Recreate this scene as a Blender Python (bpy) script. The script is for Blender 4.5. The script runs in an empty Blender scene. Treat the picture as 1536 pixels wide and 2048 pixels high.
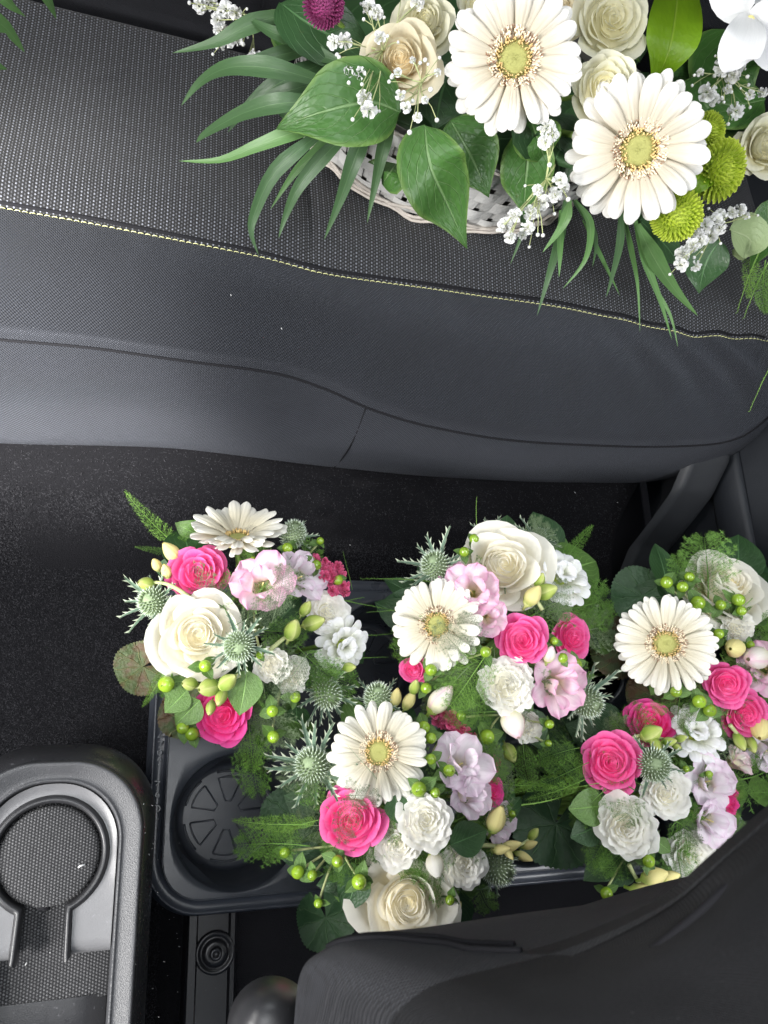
import bpy, math, random
from mathutils import Vector, Matrix, noise
R_ = random.Random(7)
sc = bpy.context.scene
COL = sc.collection

# ---------------------------------------------------------------- camera
CAM_Z = 0.92
_n = Vector(((240-768)/1536, -(1530-1024)/1536, -1.0)).normalized()      # straight down, seen by the camera
_Z = -_n
_X = Vector(((5400-768)/1536, -(1353-1024)/1536, -1.0)); _X = (_X - _Z*_X.dot(_Z)).normalized()
_Y = _Z.cross(_X)
ROT = Matrix((_X, _Y, _Z))
cd = bpy.data.cameras.new('camera'); cam = bpy.data.objects.new('camera', cd); COL.objects.link(cam)
cam.matrix_world = Matrix.Translation((0, 0, CAM_Z)) @ ROT.to_4x4()
cd.sensor_fit = 'VERTICAL'; cd.sensor_height = 36; cd.lens = 27; cd.clip_start = 0.01; cd.clip_end = 50
cd.dof.use_dof = True; cd.dof.focus_distance = 0.72; cd.dof.aperture_fstop = 14
sc.camera = cam
CAMP = Vector((0, 0, CAM_Z))
# ---------------------------------------------------------------- light
w = bpy.data.worlds.new('World'); sc.world = w; w.use_nodes = True
bg = w.node_tree.nodes['Background']; bg.inputs[0].default_value = (0.55, 0.74, 1.0, 1); bg.inputs[1].default_value = 0.12
def area(name, loc, target, sx, sy, power, col):
    l = bpy.data.lights.new(name, 'AREA'); l.shape = 'RECTANGLE'; l.size = sx; l.size_y = sy; l.energy = power; l.color = col
    o = bpy.data.objects.new(name, l); COL.objects.link(o); o.location = loc
    o.rotation_euler = (Vector(target)-Vector(loc)).to_track_quat('-Z', 'Y').to_euler(); return o
area('left_window_light', (-1.00, -0.45, 0.80), (0.10, 0.28, 0.2), 0.60, 0.35, 30, (1.0, 0.985, 0.97))
area('left_rear_window_light', (-0.70, 0.22, 0.85), (-0.1, 0.32, 0.2), 0.50, 0.35, 5, (1.0, 0.985, 0.96))
area('rear_window_light', (0.3, 1.5, 1.5), (0.3, 0.2, 0.2), 1.1, 0.5, 8, (0.93, 0.97, 1.0))
area('roof_light', (-0.15, -0.05, 1.9), (0.3, 0.2, 0.2), 0.9, 0.9, 17.5, (0.955, 0.98, 1.0))
area('right_window_light', (1.0, -0.30, 1.20), (0.48, 0.08, 0.25), 0.5, 0.4, 11, (0.97, 0.985, 1.0))
def spot(name, loc, target, power, cone, blend, rad, col):
    l = bpy.data.lights.new(name, 'SPOT'); l.energy = power; l.spot_size = math.radians(cone); l.spot_blend = blend; l.shadow_soft_size = rad; l.color = col
    o = bpy.data.objects.new(name, l); COL.objects.link(o); o.location = loc
    o.rotation_euler = (Vector(target)-Vector(loc)).to_track_quat('-Z', 'Y').to_euler(); return o
SUN = (-1.10, -0.55, 1.25)
spot('sun_patch_seat', SUN, (-0.18, 0.385, 0.18), 820, 17, 0.9, 0.04, (1.0, 0.97, 0.92))
spot('sun_patch_bouquet', SUN, (0.02, 0.115, 0.27), 130, 6.0, 0.7, 0.03, (1.0, 0.97, 0.90))
spot('sun_patch_console', SUN, (-0.03, -0.10, 0.3), 65, 11, 0.8, 0.04, (1.0, 0.98, 0.95))
spot('sun_patch_basket', SUN, (0.43, 0.56, 0.46), 48, 9, 0.8, 0.03, (1.0, 0.97, 0.92))
sc.view_settings.view_transform = 'Standard'; sc.view_settings.look = 'None'
sc.view_settings.exposure = 0.0; sc.view_settings.gamma = 1; sc.view_settings.use_curve_mapping = False
sc.render.engine = 'CYCLES'
sc.cycles.use_denoising = True; sc.cycles.max_bounces = 10; sc.cycles.diffuse_bounces = 8; sc.cycles.transparent_max_bounces = 6

# ---------------------------------------------------------------- helpers
def ray(px, py): return ROT @ Vector(((px-768)/1536, -(py-1024)/1536, -1.0))
def P(px, py, z):
    d = ray(px, py); return CAMP + d*((z-CAM_Z)/d.z)
def depth(px, py, z): return (z-CAM_Z)/ray(px, py).z
def smooth(a, b, x):
    t = max(0.0, min(1.0, (x-a)/(b-a))); return t*t*(3-2*t)
def lerp(a, b, t): return a+(b-a)*t
def cr(p0, p1, p2, p3, t):
    return 0.5*((2*p1)+(p2-p0)*t+(2*p0-5*p1+4*p2-p3)*t*t+(3*p1-p0-3*p2+p3)*t**3)
def spline(pts, n):
    pts = [Vector(p) if not isinstance(p, (int, float)) else p for p in pts]; m = len(pts)-1; out = []
    for i in range(n+1):
        x = i/n*m; k = min(int(x), m-1); t = x-k
        out.append(cr(pts[max(k-1, 0)], pts[k], pts[k+1], pts[min(k+2, m)], t))
    return out
def interp(tab, x):
    if x <= tab[0][0]: return tab[0][1]
    for i in range(len(tab)-1):
        if x <= tab[i+1][0]:
            x0, y0 = tab[i]; x1, y1 = tab[i+1]; xm, ym = tab[max(i-1, 0)]; xp, yp = tab[min(i+2, len(tab)-1)]
            t = (x-x0)/(x1-x0)
            m0 = (y1-ym)/(x1-xm)*(x1-x0); m1 = (yp-y0)/(xp-x0)*(x1-x0)
            return (2*t**3-3*t*t+1)*y0+(t**3-2*t*t+t)*m0+(-2*t**3+3*t*t)*y1+(t**3-t*t)*m1
    return tab[-1][1]

class MB:
    def __init__(s): s.v = []; s.f = []; s.uv = []; s.m = []
    def grid(s, nu, nv, fn, mi=0, uvf=None, close_u=False):
        b = len(s.v)
        for j in range(nv+1):
            for i in range(nu+1):
                u, v = i/nu, j/nv
                s.v.append(tuple(fn(u, v))); s.uv.append(uvf(u, v) if uvf else (u, v))
        for j in range(nv):
            for i in range(nu):
                a = b+j*(nu+1)+i; s.f.append((a, a+1, a+nu+2, a+nu+1)); s.m.append(mi)
        return s
    def tube(s, pts, rad, n=6, mi=0, cap=True):
        pts = [Vector(p) for p in pts]; b = len(s.v); k = len(pts)
        for i, p in enumerate(pts):
            t = (pts[min(i+1, k-1)]-pts[max(i-1, 0)]).normalized()
            a = t.orthogonal().normalized() if i == 0 else (a-t*a.dot(t)).normalized()
            c = t.cross(a); r = rad(i/(k-1)) if callable(rad) else rad
            for q in range(n):
                an = 2*math.pi*q/n; s.v.append(tuple(p+(a*math.cos(an)+c*math.sin(an))*r)); s.uv.append((q/n, i/(k-1)))
        for i in range(k-1):
            for q in range(n):
                x = b+i*n+q; y = b+i*n+(q+1) % n; s.f.append((x, y, y+n, x+n)); s.m.append(mi)
        if cap:
            s.f.append(tuple(b+q for q in reversed(range(n)))); s.m.append(mi)
            s.f.append(tuple(b+(k-1)*n+q for q in range(n))); s.m.append(mi)
        return s
    def lathe(s, prof, n=24, mi=0, c=(0, 0, 0)):
        return s.grid(n, len(prof)-1, lambda u, v: (c[0]+prof[round(v*(len(prof)-1))][0]*math.cos(2*math.pi*u), c[1]+prof[round(v*(len(prof)-1))][0]*math.sin(2*math.pi*u), c[2]+prof[round(v*(len(prof)-1))][1]), mi)
    def poly(s, pts, mi=0, uvs=None):
        b = len(s.v); s.v += [tuple(p) for p in pts]; s.uv += (uvs or [(p[0], p[1]) for p in pts]); s.f.append(tuple(range(b, b+len(pts)))); s.m.append(mi); return s
    def add(s, o, M, mi=None):
        b = len(s.v); s.v += [tuple(M @ Vector(p)) for p in o.v]; s.uv += o.uv
        s.f += [tuple(b+i for i in f) for f in o.f]; s.m += o.m if mi is None else [mi]*len(o.f); return s
    def mesh(s, name, flat=False):
        me = bpy.data.meshes.new(name); me.from_pydata(s.v, [], s.f)
        l = me.uv_layers.new(name='UVMap'); idx = [0]*len(me.loops); me.loops.foreach_get('vertex_index', idx)
        l.data.foreach_set('uv', [c for i in idx for c in s.uv[i]])
        if not flat: me.polygons.foreach_set('use_smooth', [True]*len(me.polygons))
        if any(s.m): me.polygons.foreach_set('material_index', s.m)
        me.update(); return me

WORLD = {}
def obj(name, me, mats=None, parent=None, M=None, local=None):
    """one object; M is its world matrix, local its matrix under the parent"""
    o = bpy.data.objects.new(name, me); COL.objects.link(o)
    if me is not None and mats is not None:
        if not isinstance(mats, (list, tuple)): mats = [mats]
        while len(me.materials) < len(mats): me.materials.append(None)
        for i, m in enumerate(mats): o.material_slots[i].link = 'OBJECT'; o.material_slots[i].material = m
    if parent is not None: o.parent = parent
    if local is not None:
        o.matrix_basis = local
        if parent is not None and parent.name in WORLD: WORLD[o.name] = WORLD[parent.name] @ local
    else:
        M = M or Matrix.Identity(4); WORLD[o.name] = M
        o.matrix_basis = (WORLD[parent.name].inverted() @ M) if parent is not None else M
    return o
def thing(name, label, cat, loc=(0, 0, 0), group=None):
    o = obj(name, None, M=Matrix.Translation(loc)); return tag(o, label, cat, group)
def tag(o, label=None, cat=None, group=None, kind=None):
    if label: o['label'] = label
    if cat: o['category'] = cat
    if group: o['group'] = group
    if kind: o['kind'] = kind
    return o
def basis(pos, nrm, spin=0.0, scale=1.0, ref=None):
    z = Vector(nrm).normalized(); r = Vector(ref) if ref is not None else Vector((1, 0, 0))
    x = (r-z*r.dot(z)); x = x.normalized() if x.length > 1e-4 else z.orthogonal().normalized()
    y = z.cross(x); m = Matrix((x, y, z)).transposed().to_4x4()
    s = scale if isinstance(scale, (tuple, list)) else (scale,)*3
    return Matrix.Translation(pos) @ m @ Matrix.Rotation(spin, 4, 'Z') @ Matrix.Diagonal((*s, 1))

# ---------------------------------------------------------------- materials
class NT:
    def __init__(s, name):
        s.mat = bpy.data.materials.new(name); s.mat.use_nodes = True; s.t = s.mat.node_tree; s.t.nodes.clear()
        s.out = s.n('ShaderNodeOutputMaterial')
    def n(s, ty, **k):
        nd = s.t.nodes.new(ty)
        for a, b in k.items(): setattr(nd, a, b)
        return nd
    def set(s, sock, v):
        if isinstance(v, bpy.types.NodeSocket): s.t.links.new(v, sock)
        elif isinstance(v, (tuple, list)) and len(v) == 3 and sock.type == 'RGBA': sock.default_value = (*v, 1)
        else: sock.default_value = v
    def m(s, op, a, b=0.0, c=None):
        nd = s.n('ShaderNodeMath', operation=op); s.set(nd.inputs[0], a); s.set(nd.inputs[1], b)
        if c is not None: s.set(nd.inputs[2], c)
        return nd.outputs[0]
    def uv(s):
        nd = s.n('ShaderNodeUVMap'); sp = s.n('ShaderNodeSeparateXYZ'); s.t.links.new(nd.outputs[0], sp.inputs[0]); return nd.outputs[0], sp.outputs[0], sp.outputs[1]
    def co(s, kind='Object'): return s.n('ShaderNodeTexCoord').outputs[kind]
    def noise(s, vec, scale, detail=3, rough=0.5, col=False):
        nd = s.n('ShaderNodeTexNoise'); s.set(nd.inputs['Vector'], vec); nd.inputs['Scale'].default_value = scale; nd.inputs['Detail'].default_value = detail; nd.inputs['Roughness'].default_value = rough
        return nd.outputs[1 if col else 0]
    def vor(s, vec, scale, feature='F1'):
        nd = s.n('ShaderNodeTexVoronoi', feature=feature); s.set(nd.inputs['Vector'], vec); nd.inputs['Scale'].default_value = scale; return nd.outputs[0]
    def scale(s, vec, sc3):
        nd = s.n('ShaderNodeVectorMath', operation='MULTIPLY'); s.set(nd.inputs[0], vec); nd.inputs[1].default_value = sc3; return nd.outputs[0]
    def mix(s, f, a, b):
        nd = s.n('ShaderNodeMix', data_type='RGBA'); s.set(nd.inputs[0], f); s.set(nd.inputs[6], a); s.set(nd.inputs[7], b); return nd.outputs[2]
    def ramp(s, f, a, b):
        nd = s.n('ShaderNodeMapRange', interpolation_type='SMOOTHSTEP'); s.set(nd.inputs[0], f); nd.inputs[1].default_value = a; nd.inputs[2].default_value = b; return nd.outputs[0]
    def rnd(s): return s.n('ShaderNodeObjectInfo').outputs['Random']
    def bump(s, h, st, dist=0.001):
        nd = s.n('ShaderNodeBump'); s.set(nd.inputs['Height'], h); nd.inputs['Strength'].default_value = st; nd.inputs['Distance'].default_value = dist; return nd.outputs[0]
    def bsdf(s, col, rough=0.5, spec=0.5, nrm=None, **k):
        b = s.n('ShaderNodeBsdfPrincipled'); s.set(b.inputs['Base Color'], col); s.set(b.inputs['Roughness'], rough); b.inputs['Specular IOR Level'].default_value = spec
        if nrm is not None: s.t.links.new(nrm, b.inputs['Normal'])
        for a, v in k.items(): s.set(b.inputs[a.replace('_', ' ')], v)
        return b.outputs[0]
    def end(s, sh, col=None, trans=0.0, nrm=None):
        if trans > 0:
            t = s.n('ShaderNodeBsdfTranslucent'); s.set(t.inputs[0], col)
            if nrm is not None: s.t.links.new(nrm, t.inputs['Normal'])
            m = s.n('ShaderNodeMixShader'); m.inputs[0].default_value = trans; s.t.links.new(sh, m.inputs[1]); s.t.links.new(t.outputs[0], m.inputs[2]); sh = m.outputs[0]
        s.t.links.new(sh, s.out.inputs[0]); return s.mat

def petal_mat(name, base, tip, edge=None, trans=0.28, rough=0.55, streak=0.25, va=0.1, vb=0.8, blotch=None):
    t = NT(name); uv, u, v = t.uv()
    c = t.mix(t.ramp(v, va, vb), base, tip)
    if edge:
        e = t.m('POWER', t.m('ABSOLUTE', t.m('SUBTRACT', t.m('MULTIPLY', u, 2.0), 1.0)), 2.5)
        e = t.m('MULTIPLY', t.m('MAXIMUM', e, t.ramp(v, 0.75, 1.0)), 0.8); c = t.mix(e, c, edge)
    s1 = t.noise(t.scale(uv, (26, 1.6, 1)), 1.0, 3)
    n2 = t.noise(t.co(), 60, 2)
    hs = t.n('ShaderNodeHueSaturation'); t.set(hs.inputs['Color'], c)
    t.set(hs.inputs['Value'], t.m('ADD', t.m('MULTIPLY', t.m('SUBTRACT', s1, 0.5), streak), t.m('ADD', 0.94, t.m('MULTIPLY', t.rnd(), 0.09))))
    c = hs.outputs[0]
    if blotch:
        c = t.mix(t.m('MULTIPLY', t.ramp(t.noise(t.scale(uv, (3, 3, 1)), 1.3, 3), 0.55, 0.75), 0.5), c, blotch)
    nm = t.bump(t.m('ADD', s1, t.m('MULTIPLY', n2, 0.4)), 0.25, 0.0012)
    return t.end(t.bsdf(c, rough+0.1, 0.22, nm, Sheen_Weight=0.08), c, trans, nm)

def leaf_mat(name, col, dark, rough=0.38, veins=9, light=None, trans=0.18, edge=None, spec=0.5, bumpy=0.5, red=None, polar=False):
    t = NT(name); uv, u, v = t.uv()
    a = t.m('ABSOLUTE', t.m('SUBTRACT', u, 0.5))
    n1 = t.noise(t.co() if polar else uv, 3 if polar else 5, 3); n2 = t.noise(t.co(), 90, 2)
    c = t.mix(t.m('ADD', t.m('MULTIPLY', n1, 0.7), t.m('MULTIPLY', t.rnd(), 0.4)), dark, col)
    mid = t.ramp(a, 0.03, 0.008)
    if polar:
        wv_ = t.m('ADD', t.m('MULTIPLY', u, 9.0), t.m('MULTIPLY', t.noise(t.co(), 2.5, 2), 0.8))
        br = t.m('ABSOLUTE', t.m('SUBTRACT', t.m('FRACT', wv_), 0.5)); mid = t.ramp(t.m('MULTIPLY', br, t.m('ADD', v, 0.1)), 0.05, 0.01)
    h = mid
    if veins:
        ph = t.m('SUBTRACT', t.m('MULTIPLY', v, float(veins)), t.m('MULTIPLY', t.m('POWER', a, 1.25), 8.0))
        ph = t.m('ADD', ph, t.m('MULTIPLY', n1, 0.6))
        sv = t.ramp(t.m('ABSOLUTE', t.m('SUBTRACT', t.m('FRACT', ph), 0.5)), 0.07, 0.0)
        h = t.m('MAXIMUM', mid, t.m('MULTIPLY', sv, 0.55))
    c = t.mix(t.m('MULTIPLY', h, 0.55), c, light or tuple(min(1, x*2.2+0.03) for x in col))
    c = t.mix(t.m('MULTIPLY', t.ramp(t.noise(t.co(), 60 if not polar else 6, 4, 0.7), 0.66, 0.74), 0.35), c, (0.10, 0.08, 0.03))
    if edge: c = t.mix(t.ramp(a, 0.40, 0.49), c, edge)
    if red: c = t.mix(t.m('MULTIPLY', t.ramp(t.noise(t.co(), 2.2, 3), 0.42, 0.66), 0.8), c, red)
    nm = t.bump(t.m('ADD', t.m('MULTIPLY', h, -0.8), t.m('ADD', t.m('MULTIPLY', n2, 0.3), t.m('MULTIPLY', t.vor(t.co() if polar else t.scale(uv, (1, 1.6, 1)), 9 if polar else 13), 0.5))), bumpy, 0.0012)
    return t.end(t.bsdf(c, t.m('ADD', rough-0.06, t.m('MULTIPLY', n1, 0.14)), spec, nm), c, trans, nm)

def plain_mat(name, col, rough=0.5, spec=0.5, var=0.15, nscale=40, bump=0.0, bscale=300, trans=0.0, metal=0.0, **k):
    t = NT(name); oc = t.co()
    n1 = t.noise(oc, nscale, 4)
    hs = t.n('ShaderNodeHueSaturation'); t.set(hs.inputs['Color'], col)
    t.set(hs.inputs['Value'], t.m('ADD', 1.0-var*0.5, t.m('MULTIPLY', t.m('ADD', n1, t.m('MULTIPLY', t.rnd(), 0.6)), var)))
    nm = t.bump(t.noise(oc, bscale, 3), bump, 0.001) if bump else None
    return t.end(t.bsdf(hs.outputs[0], t.m('ADD', rough-0.05, t.m('MULTIPLY', n1, 0.1)), spec, nm, Metallic=metal, **k), hs.outputs[0], trans)

def plastic_mat(name, col, rough=0.45, grain=0.25, gscale=900, dust=0.0, smudge=0.12):
    t = NT(name); oc = t.co()
    g = t.vor(oc, gscale); n1 = t.noise(oc, 9, 4, 0.6); n2 = t.noise(oc, 70, 5, 0.7)
    c = t.mix(t.m('MULTIPLY', n2, 0.35), col, tuple(x*1.7+0.003 for x in col))
    if dust: c = t.mix(t.m('MULTIPLY', t.ramp(t.noise(oc, 420, 2), 0.68, 0.76), dust), c, (0.30, 0.30, 0.32))
    r = t.m('ADD', t.m('ADD', rough-smudge, t.m('MULTIPLY', n1, smudge*1.6)), t.m('MULTIPLY', t.m('SUBTRACT', n2, 0.5), smudge))
    return t.end(t.bsdf(c, r, 0.5, t.bump(g, grain, 0.0004) if grain else None))

def beads_mat(name, pu, pv, dark, lite, rough=0.5, alt=True, size=(0.40, 0.34), bump=0.6):
    t = NT(name); uv, u, v = t.uv()
    wob = t.noise(uv, 30, 2)
    U = t.m('DIVIDE', u, pu); U = t.m('ADD', U, t.m('MULTIPLY', wob, 0.25)); fu = t.m('FLOOR', U)
    V = t.m('ADD', t.m('DIVIDE', v, pv), t.m('MULTIPLY', fu, 0.5))
    cx = t.m('DIVIDE', t.m('SUBTRACT', t.m('FRACT', U), 0.5), size[0]); cy = t.m('DIVIDE', t.m('SUBTRACT', t.m('FRACT', V), 0.5), size[1])
    d = t.m('ADD', t.m('MULTIPLY', cx, cx), t.m('MULTIPLY', cy, cy)); b = t.ramp(d, 1.0, 0.15)
    k = b
    if alt: k = t.m('MULTIPLY', b, t.m('ADD', 0.35, t.m('MULTIPLY', t.m('MODULO', t.m('ABSOLUTE', fu), 2.0), 0.65)))
    cell = t.n('ShaderNodeTexWhiteNoise', noise_dimensions='2D'); cb = t.n('ShaderNodeCombineXYZ'); t.set(cb.inputs[0], fu); t.set(cb.inputs[1], t.m('FLOOR', V)); t.t.links.new(cb.outputs[0], cell.inputs['Vector'])
    k = t.m('MULTIPLY', k, t.m('ADD', 0.6, t.m('MULTIPLY', cell.outputs[0], 0.5)))
    c = t.mix(k, dark, lite)
    nm = t.bump(b, bump, 0.0015)
    return t.end(t.bsdf(c, t.m('SUBTRACT', 0.8, t.m('MULTIPLY', k, 0.8-rough)), 0.5, nm, Sheen_Weight=0.15, Sheen_Roughness=0.5))

def twill_mat(name, col, lite, pitch=0.0017, sheen=0.35, fuzz=0.5, rough=0.85, spec=0.25):
    t = NT(name); uv, u, v = t.uv()
    a = t.m('SINE', t.m('MULTIPLY', t.m('ADD', u, v), 6.283/pitch)); b = t.m('SINE', t.m('MULTIPLY', t.m('SUBTRACT', u, v), 6.283/(pitch*1.3)))
    wv = t.m('ADD', 0.5, t.m('MULTIPLY', t.m('ADD', a, t.m('MULTIPLY', b, 0.7)), 0.29))
    n1 = t.noise(uv, 900, 2); n2 = t.noise(uv, 14, 4, 0.6)
    sp = t.ramp(t.noise(t.scale(uv, (1, 1.6, 1)), 620, 1), 0.70, 0.80)
    k = t.m('MULTIPLY', t.m('ADD', t.m('MULTIPLY', t.m('POWER', wv, 1.8), 0.9), t.m('MULTIPLY', t.ramp(n1, 0.3, 0.75), 0.5)), t.m('ADD', 0.6, t.m('MULTIPLY', n2, 0.8)))
    c = t.mix(k, col, lite); c = t.mix(t.m('MULTIPLY', sp, 0.25*fuzz), c, (0.4, 0.4, 0.42))
    nm = t.bump(t.m('ADD', wv, t.m('MULTIPLY', n1, 0.25)), 1.0, 0.0012)
    return t.end(t.bsdf(c, rough, spec, nm, Sheen_Weight=sheen, Sheen_Roughness=0.45, Sheen_Tint=(0.8, 0.85, 1.0, 1)))

M = {}
M['rose_cream'] = petal_mat('rose_cream', (0.90, 0.80, 0.50), (0.93, 0.89, 0.76), (0.94, 0.92, 0.85), 0.42, streak=0.08)
M['rose_basket'] = petal_mat('rose_basket', (0.80, 0.74, 0.42), (0.86, 0.83, 0.62), (0.88, 0.86, 0.70), 0.42, streak=0.08)
M['rose_peach'] = petal_mat('rose_peach', (0.80, 0.62, 0.34), (0.85, 0.76, 0.55), (0.86, 0.80, 0.62), 0.42, streak=0.08)
M['rose_white'] = petal_mat('rose_white', (0.90, 0.86, 0.68), (0.93, 0.92, 0.86), (0.94, 0.93, 0.90), 0.42, streak=0.08)
M['rose_pink'] = petal_mat('rose_pink', (0.82, 0.05, 0.23), (0.90, 0.085, 0.35), (0.92, 0.22, 0.50), 0.35, streak=0.22)
M['rose_hot'] = petal_mat('rose_hot', (0.82, 0.03, 0.19), (0.90, 0.045, 0.31), (0.92, 0.13, 0.45), 0.35, streak=0.22)
M['gerbera'] = petal_mat('gerbera', (0.64, 0.59, 0.45), (0.81, 0.795, 0.73), None, 0.22, streak=0.4)
M['gerbera_white'] = petal_mat('gerbera_white', (0.60, 0.54, 0.42), (0.79, 0.775, 0.74), None, 0.22, streak=0.4)
M['mum_white'] = petal_mat('mum_white', (0.80, 0.82, 0.68), (0.90, 0.90, 0.92), None, 0.3, streak=0.15)
M['freesia'] = petal_mat('freesia', (0.88, 0.80, 0.58), (0.88, 0.70, 0.77), (0.82, 0.42, 0.64), 0.35, streak=0.22, va=0.15, vb=0.6)
M['freesia_pale'] = petal_mat('freesia_pale', (0.88, 0.83, 0.68), (0.88, 0.82, 0.87), (0.84, 0.66, 0.80), 0.35, streak=0.18, va=0.15, vb=0.5)
M['freesia_bud_pink'] = petal_mat('freesia_bud_pink', (0.80, 0.80, 0.50), (0.88, 0.84, 0.78), (0.84, 0.55, 0.66), 0.3, streak=0.15)
M['orchid'] = petal_mat('orchid', (0.80, 0.80, 0.80), (0.84, 0.84, 0.86), None, 0.3, streak=0.06)
M['bud_green'] = petal_mat('bud_green', (0.22, 0.36, 0.04), (0.44, 0.54, 0.12), (0.66, 0.68, 0.30), 0.25, streak=0.3)
M['bud_yellow'] = petal_mat('bud_yellow', (0.36, 0.46, 0.10), (0.80, 0.72, 0.32), None, 0.25, streak=0.2, va=0.0, vb=0.5)
M['pompon'] = petal_mat('pompon', (0.22, 0.34, 0.015), (0.50, 0.62, 0.05), (0.62, 0.72, 0.12), 0.2, streak=0.2)
M['pompon_magenta'] = petal_mat('pompon_magenta', (0.20, 0.015, 0.09), (0.34, 0.05, 0.18), (0.42, 0.10, 0.26), 0.2, streak=0.2)
M['statice'] = petal_mat('statice', (0.55, 0.05, 0.14), (0.74, 0.10, 0.26), (0.80, 0.22, 0.38), 0.2, streak=0.2)
M['baby'] = petal_mat('baby', (0.80, 0.81, 0.72), (0.90, 0.90, 0.90), None, 0.25, streak=0.1)
M['disc'] = plain_mat('gerbera_disc', (0.46, 0.46, 0.16), 0.8, 0.2, 0.35, 500, 0.9, 700)
M['floret_gold'] = plain_mat('gerbera_gold_florets', (0.66, 0.49, 0.22), 0.6, 0.3, 0.5, 900)
M['floret_cream'] = plain_mat('gerbera_cream_florets', (0.82, 0.72, 0.55), 0.6, 0.3, 0.3, 900)
M['floret_brown'] = plain_mat('gerbera_brown_florets', (0.33, 0.20, 0.13), 0.6, 0.3, 0.5, 900)
M['mum_eye'] = plain_mat('chrysanthemum_eye', (0.42, 0.52, 0.06), 0.7, 0.3, 0.4, 600, 0.8, 600)
M['berry'] = plain_mat('berry', (0.18, 0.29, 0.022), 0.26, 0.6, 0.75, 90, 0.0, Coat_Weight=0.4, Coat_Roughness=0.08)
M['berry_tip'] = plain_mat('berry_tip', (0.12, 0.10, 0.02), 0.6)
M['stem'] = plain_mat('stem', (0.16, 0.26, 0.05), 0.5, 0.4, 0.4, 60)
M['stem_pale'] = plain_mat('stem_pale', (0.42, 0.46, 0.22), 0.5, 0.4, 0.3, 60)
M['leaf_small'] = leaf_mat('leaf_small', (0.13, 0.24, 0.055), (0.06, 0.13, 0.03), 0.42, 6)
M['leaf_dark'] = leaf_mat('leaf_dark', (0.045, 0.11, 0.035), (0.02, 0.055, 0.022), 0.4, 7)
M['salal'] = leaf_mat('salal', (0.075, 0.19, 0.035), (0.038, 0.11, 0.025), 0.38, 7, light=(0.26, 0.40, 0.18), edge=(0.12, 0.22, 0.05), bumpy=0.8)
M['lime_leaf'] = leaf_mat('lime_leaf', (0.24, 0.42, 0.012), (0.16, 0.32, 0.01), 0.4, 0, light=(0.34, 0.5, 0.06), trans=0.4)
M['palm'] = leaf_mat('palm', (0.075, 0.15, 0.055), (0.035, 0.085, 0.035), 0.46, 0, light=(0.12, 0.22, 0.09), bumpy=0.2)
M['palm_fresh'] = leaf_mat('palm_fresh', (0.14, 0.27, 0.085), (0.075, 0.18, 0.055), 0.44, 0, light=(0.22, 0.36, 0.15), bumpy=0.2)
M['pale_leaf'] = leaf_mat('pale_leaf', (0.32, 0.40, 0.20), (0.24, 0.33, 0.15), 0.5, 6, light=(0.42, 0.5, 0.28))
M['galax'] = leaf_mat('galax', (0.05, 0.12, 0.045), (0.025, 0.065, 0.03), 0.30, 0, light=(0.12, 0.22, 0.10), bumpy=0.8, polar=True)
M['galax_red'] = leaf_mat('galax_red', (0.09, 0.13, 0.04), (0.05, 0.08, 0.028), 0.35, 0, light=(0.25, 0.22, 0.10), red=(0.12, 0.055, 0.03), bumpy=0.8, polar=True)
M['bract'] = leaf_mat('bract', (0.16, 0.25, 0.17), (0.09, 0.17, 0.12), 0.45, 7, light=(0.62, 0.66, 0.52), edge=(0.50, 0.56, 0.42), trans=0.12, bumpy=0.4)
M['thistle'] = plain_mat('thistle_head', (0.20, 0.26, 0.15), 0.7, 0.3, 0.5, 300)
M['thistle_tip'] = plain_mat('thistle_tip', (0.52, 0.60, 0.50), 0.6, 0.3, 0.3, 300)
M['fern'] = plain_mat('fern_needles', (0.13, 0.26, 0.05), 0.5, 0.4, 0.6, 25, trans=0.25)
M['fern_bright'] = plain_mat('fern_needles_bright', (0.22, 0.40, 0.08), 0.5, 0.4, 0.5, 25, trans=0.25)
M['fern_grey'] = plain_mat('fern_needles_grey', (0.16, 0.22, 0.12), 0.6, 0.3, 0.5, 25, trans=0.15)
M['wicker'] = plain_mat('whitewashed_wicker', (0.46, 0.455, 0.44), 0.8, 0.2, 0.9, 45, 0.8, 260)
M['wicker_rod'] = plain_mat('wicker_rod', (0.42, 0.38, 0.34), 0.75, 0.25, 0.8, 70, 0.6, 300)
M['rib'] = beads_mat('ribbed_seat_fabric', 0.0027, 0.0038, (0.0025, 0.0025, 0.0035), (0.19, 0.20, 0.235), 0.36)
M['twill'] = twill_mat('charcoal_twill', (0.0006, 0.0008, 0.0014), (0.016, 0.019, 0.028), 0.0027, sheen=0.12, rough=0.72, spec=0.4)
M['twill_near'] = twill_mat('black_twill', (0.002, 0.002, 0.0025), (0.030, 0.030, 0.033), 0.0018, sheen=0.06)
M['bolster_near'] = twill_mat('dark_bolster_fabric', (0.002, 0.002, 0.0025), (0.010, 0.010, 0.011), 0.0008, sheen=0.02, fuzz=0.2)
M['seatback'] = twill_mat('seat_back_fabric', (0.006, 0.006, 0.008), (0.014, 0.014, 0.018), sheen=0.05)
M['thread'] = plain_mat('yellow_thread', (0.56, 0.56, 0.28), 0.6, 0.3, 0.3, 400)
M['seam'] = plain_mat('seam_thread', (0.012, 0.012, 0.014), 0.9, 0.1)
M['carpet'] = plain_mat('carpet', (0.006, 0.006, 0.0072), 0.95, 0.1, 1.2, 700, 1.0, 900)
M['pile'] = plain_mat('carpet_pile', (0.034, 0.034, 0.038), 0.9, 0.03, 1.2, 300)
M['console'] = plastic_mat('console_plastic', (0.046, 0.047, 0.051), 0.48, 0.5, 1300, 0.35)
M['console_gloss'] = plastic_mat('console_shell', (0.020, 0.020, 0.022), 0.33, 0.15, 1300, 0.25, 0.2)
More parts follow.
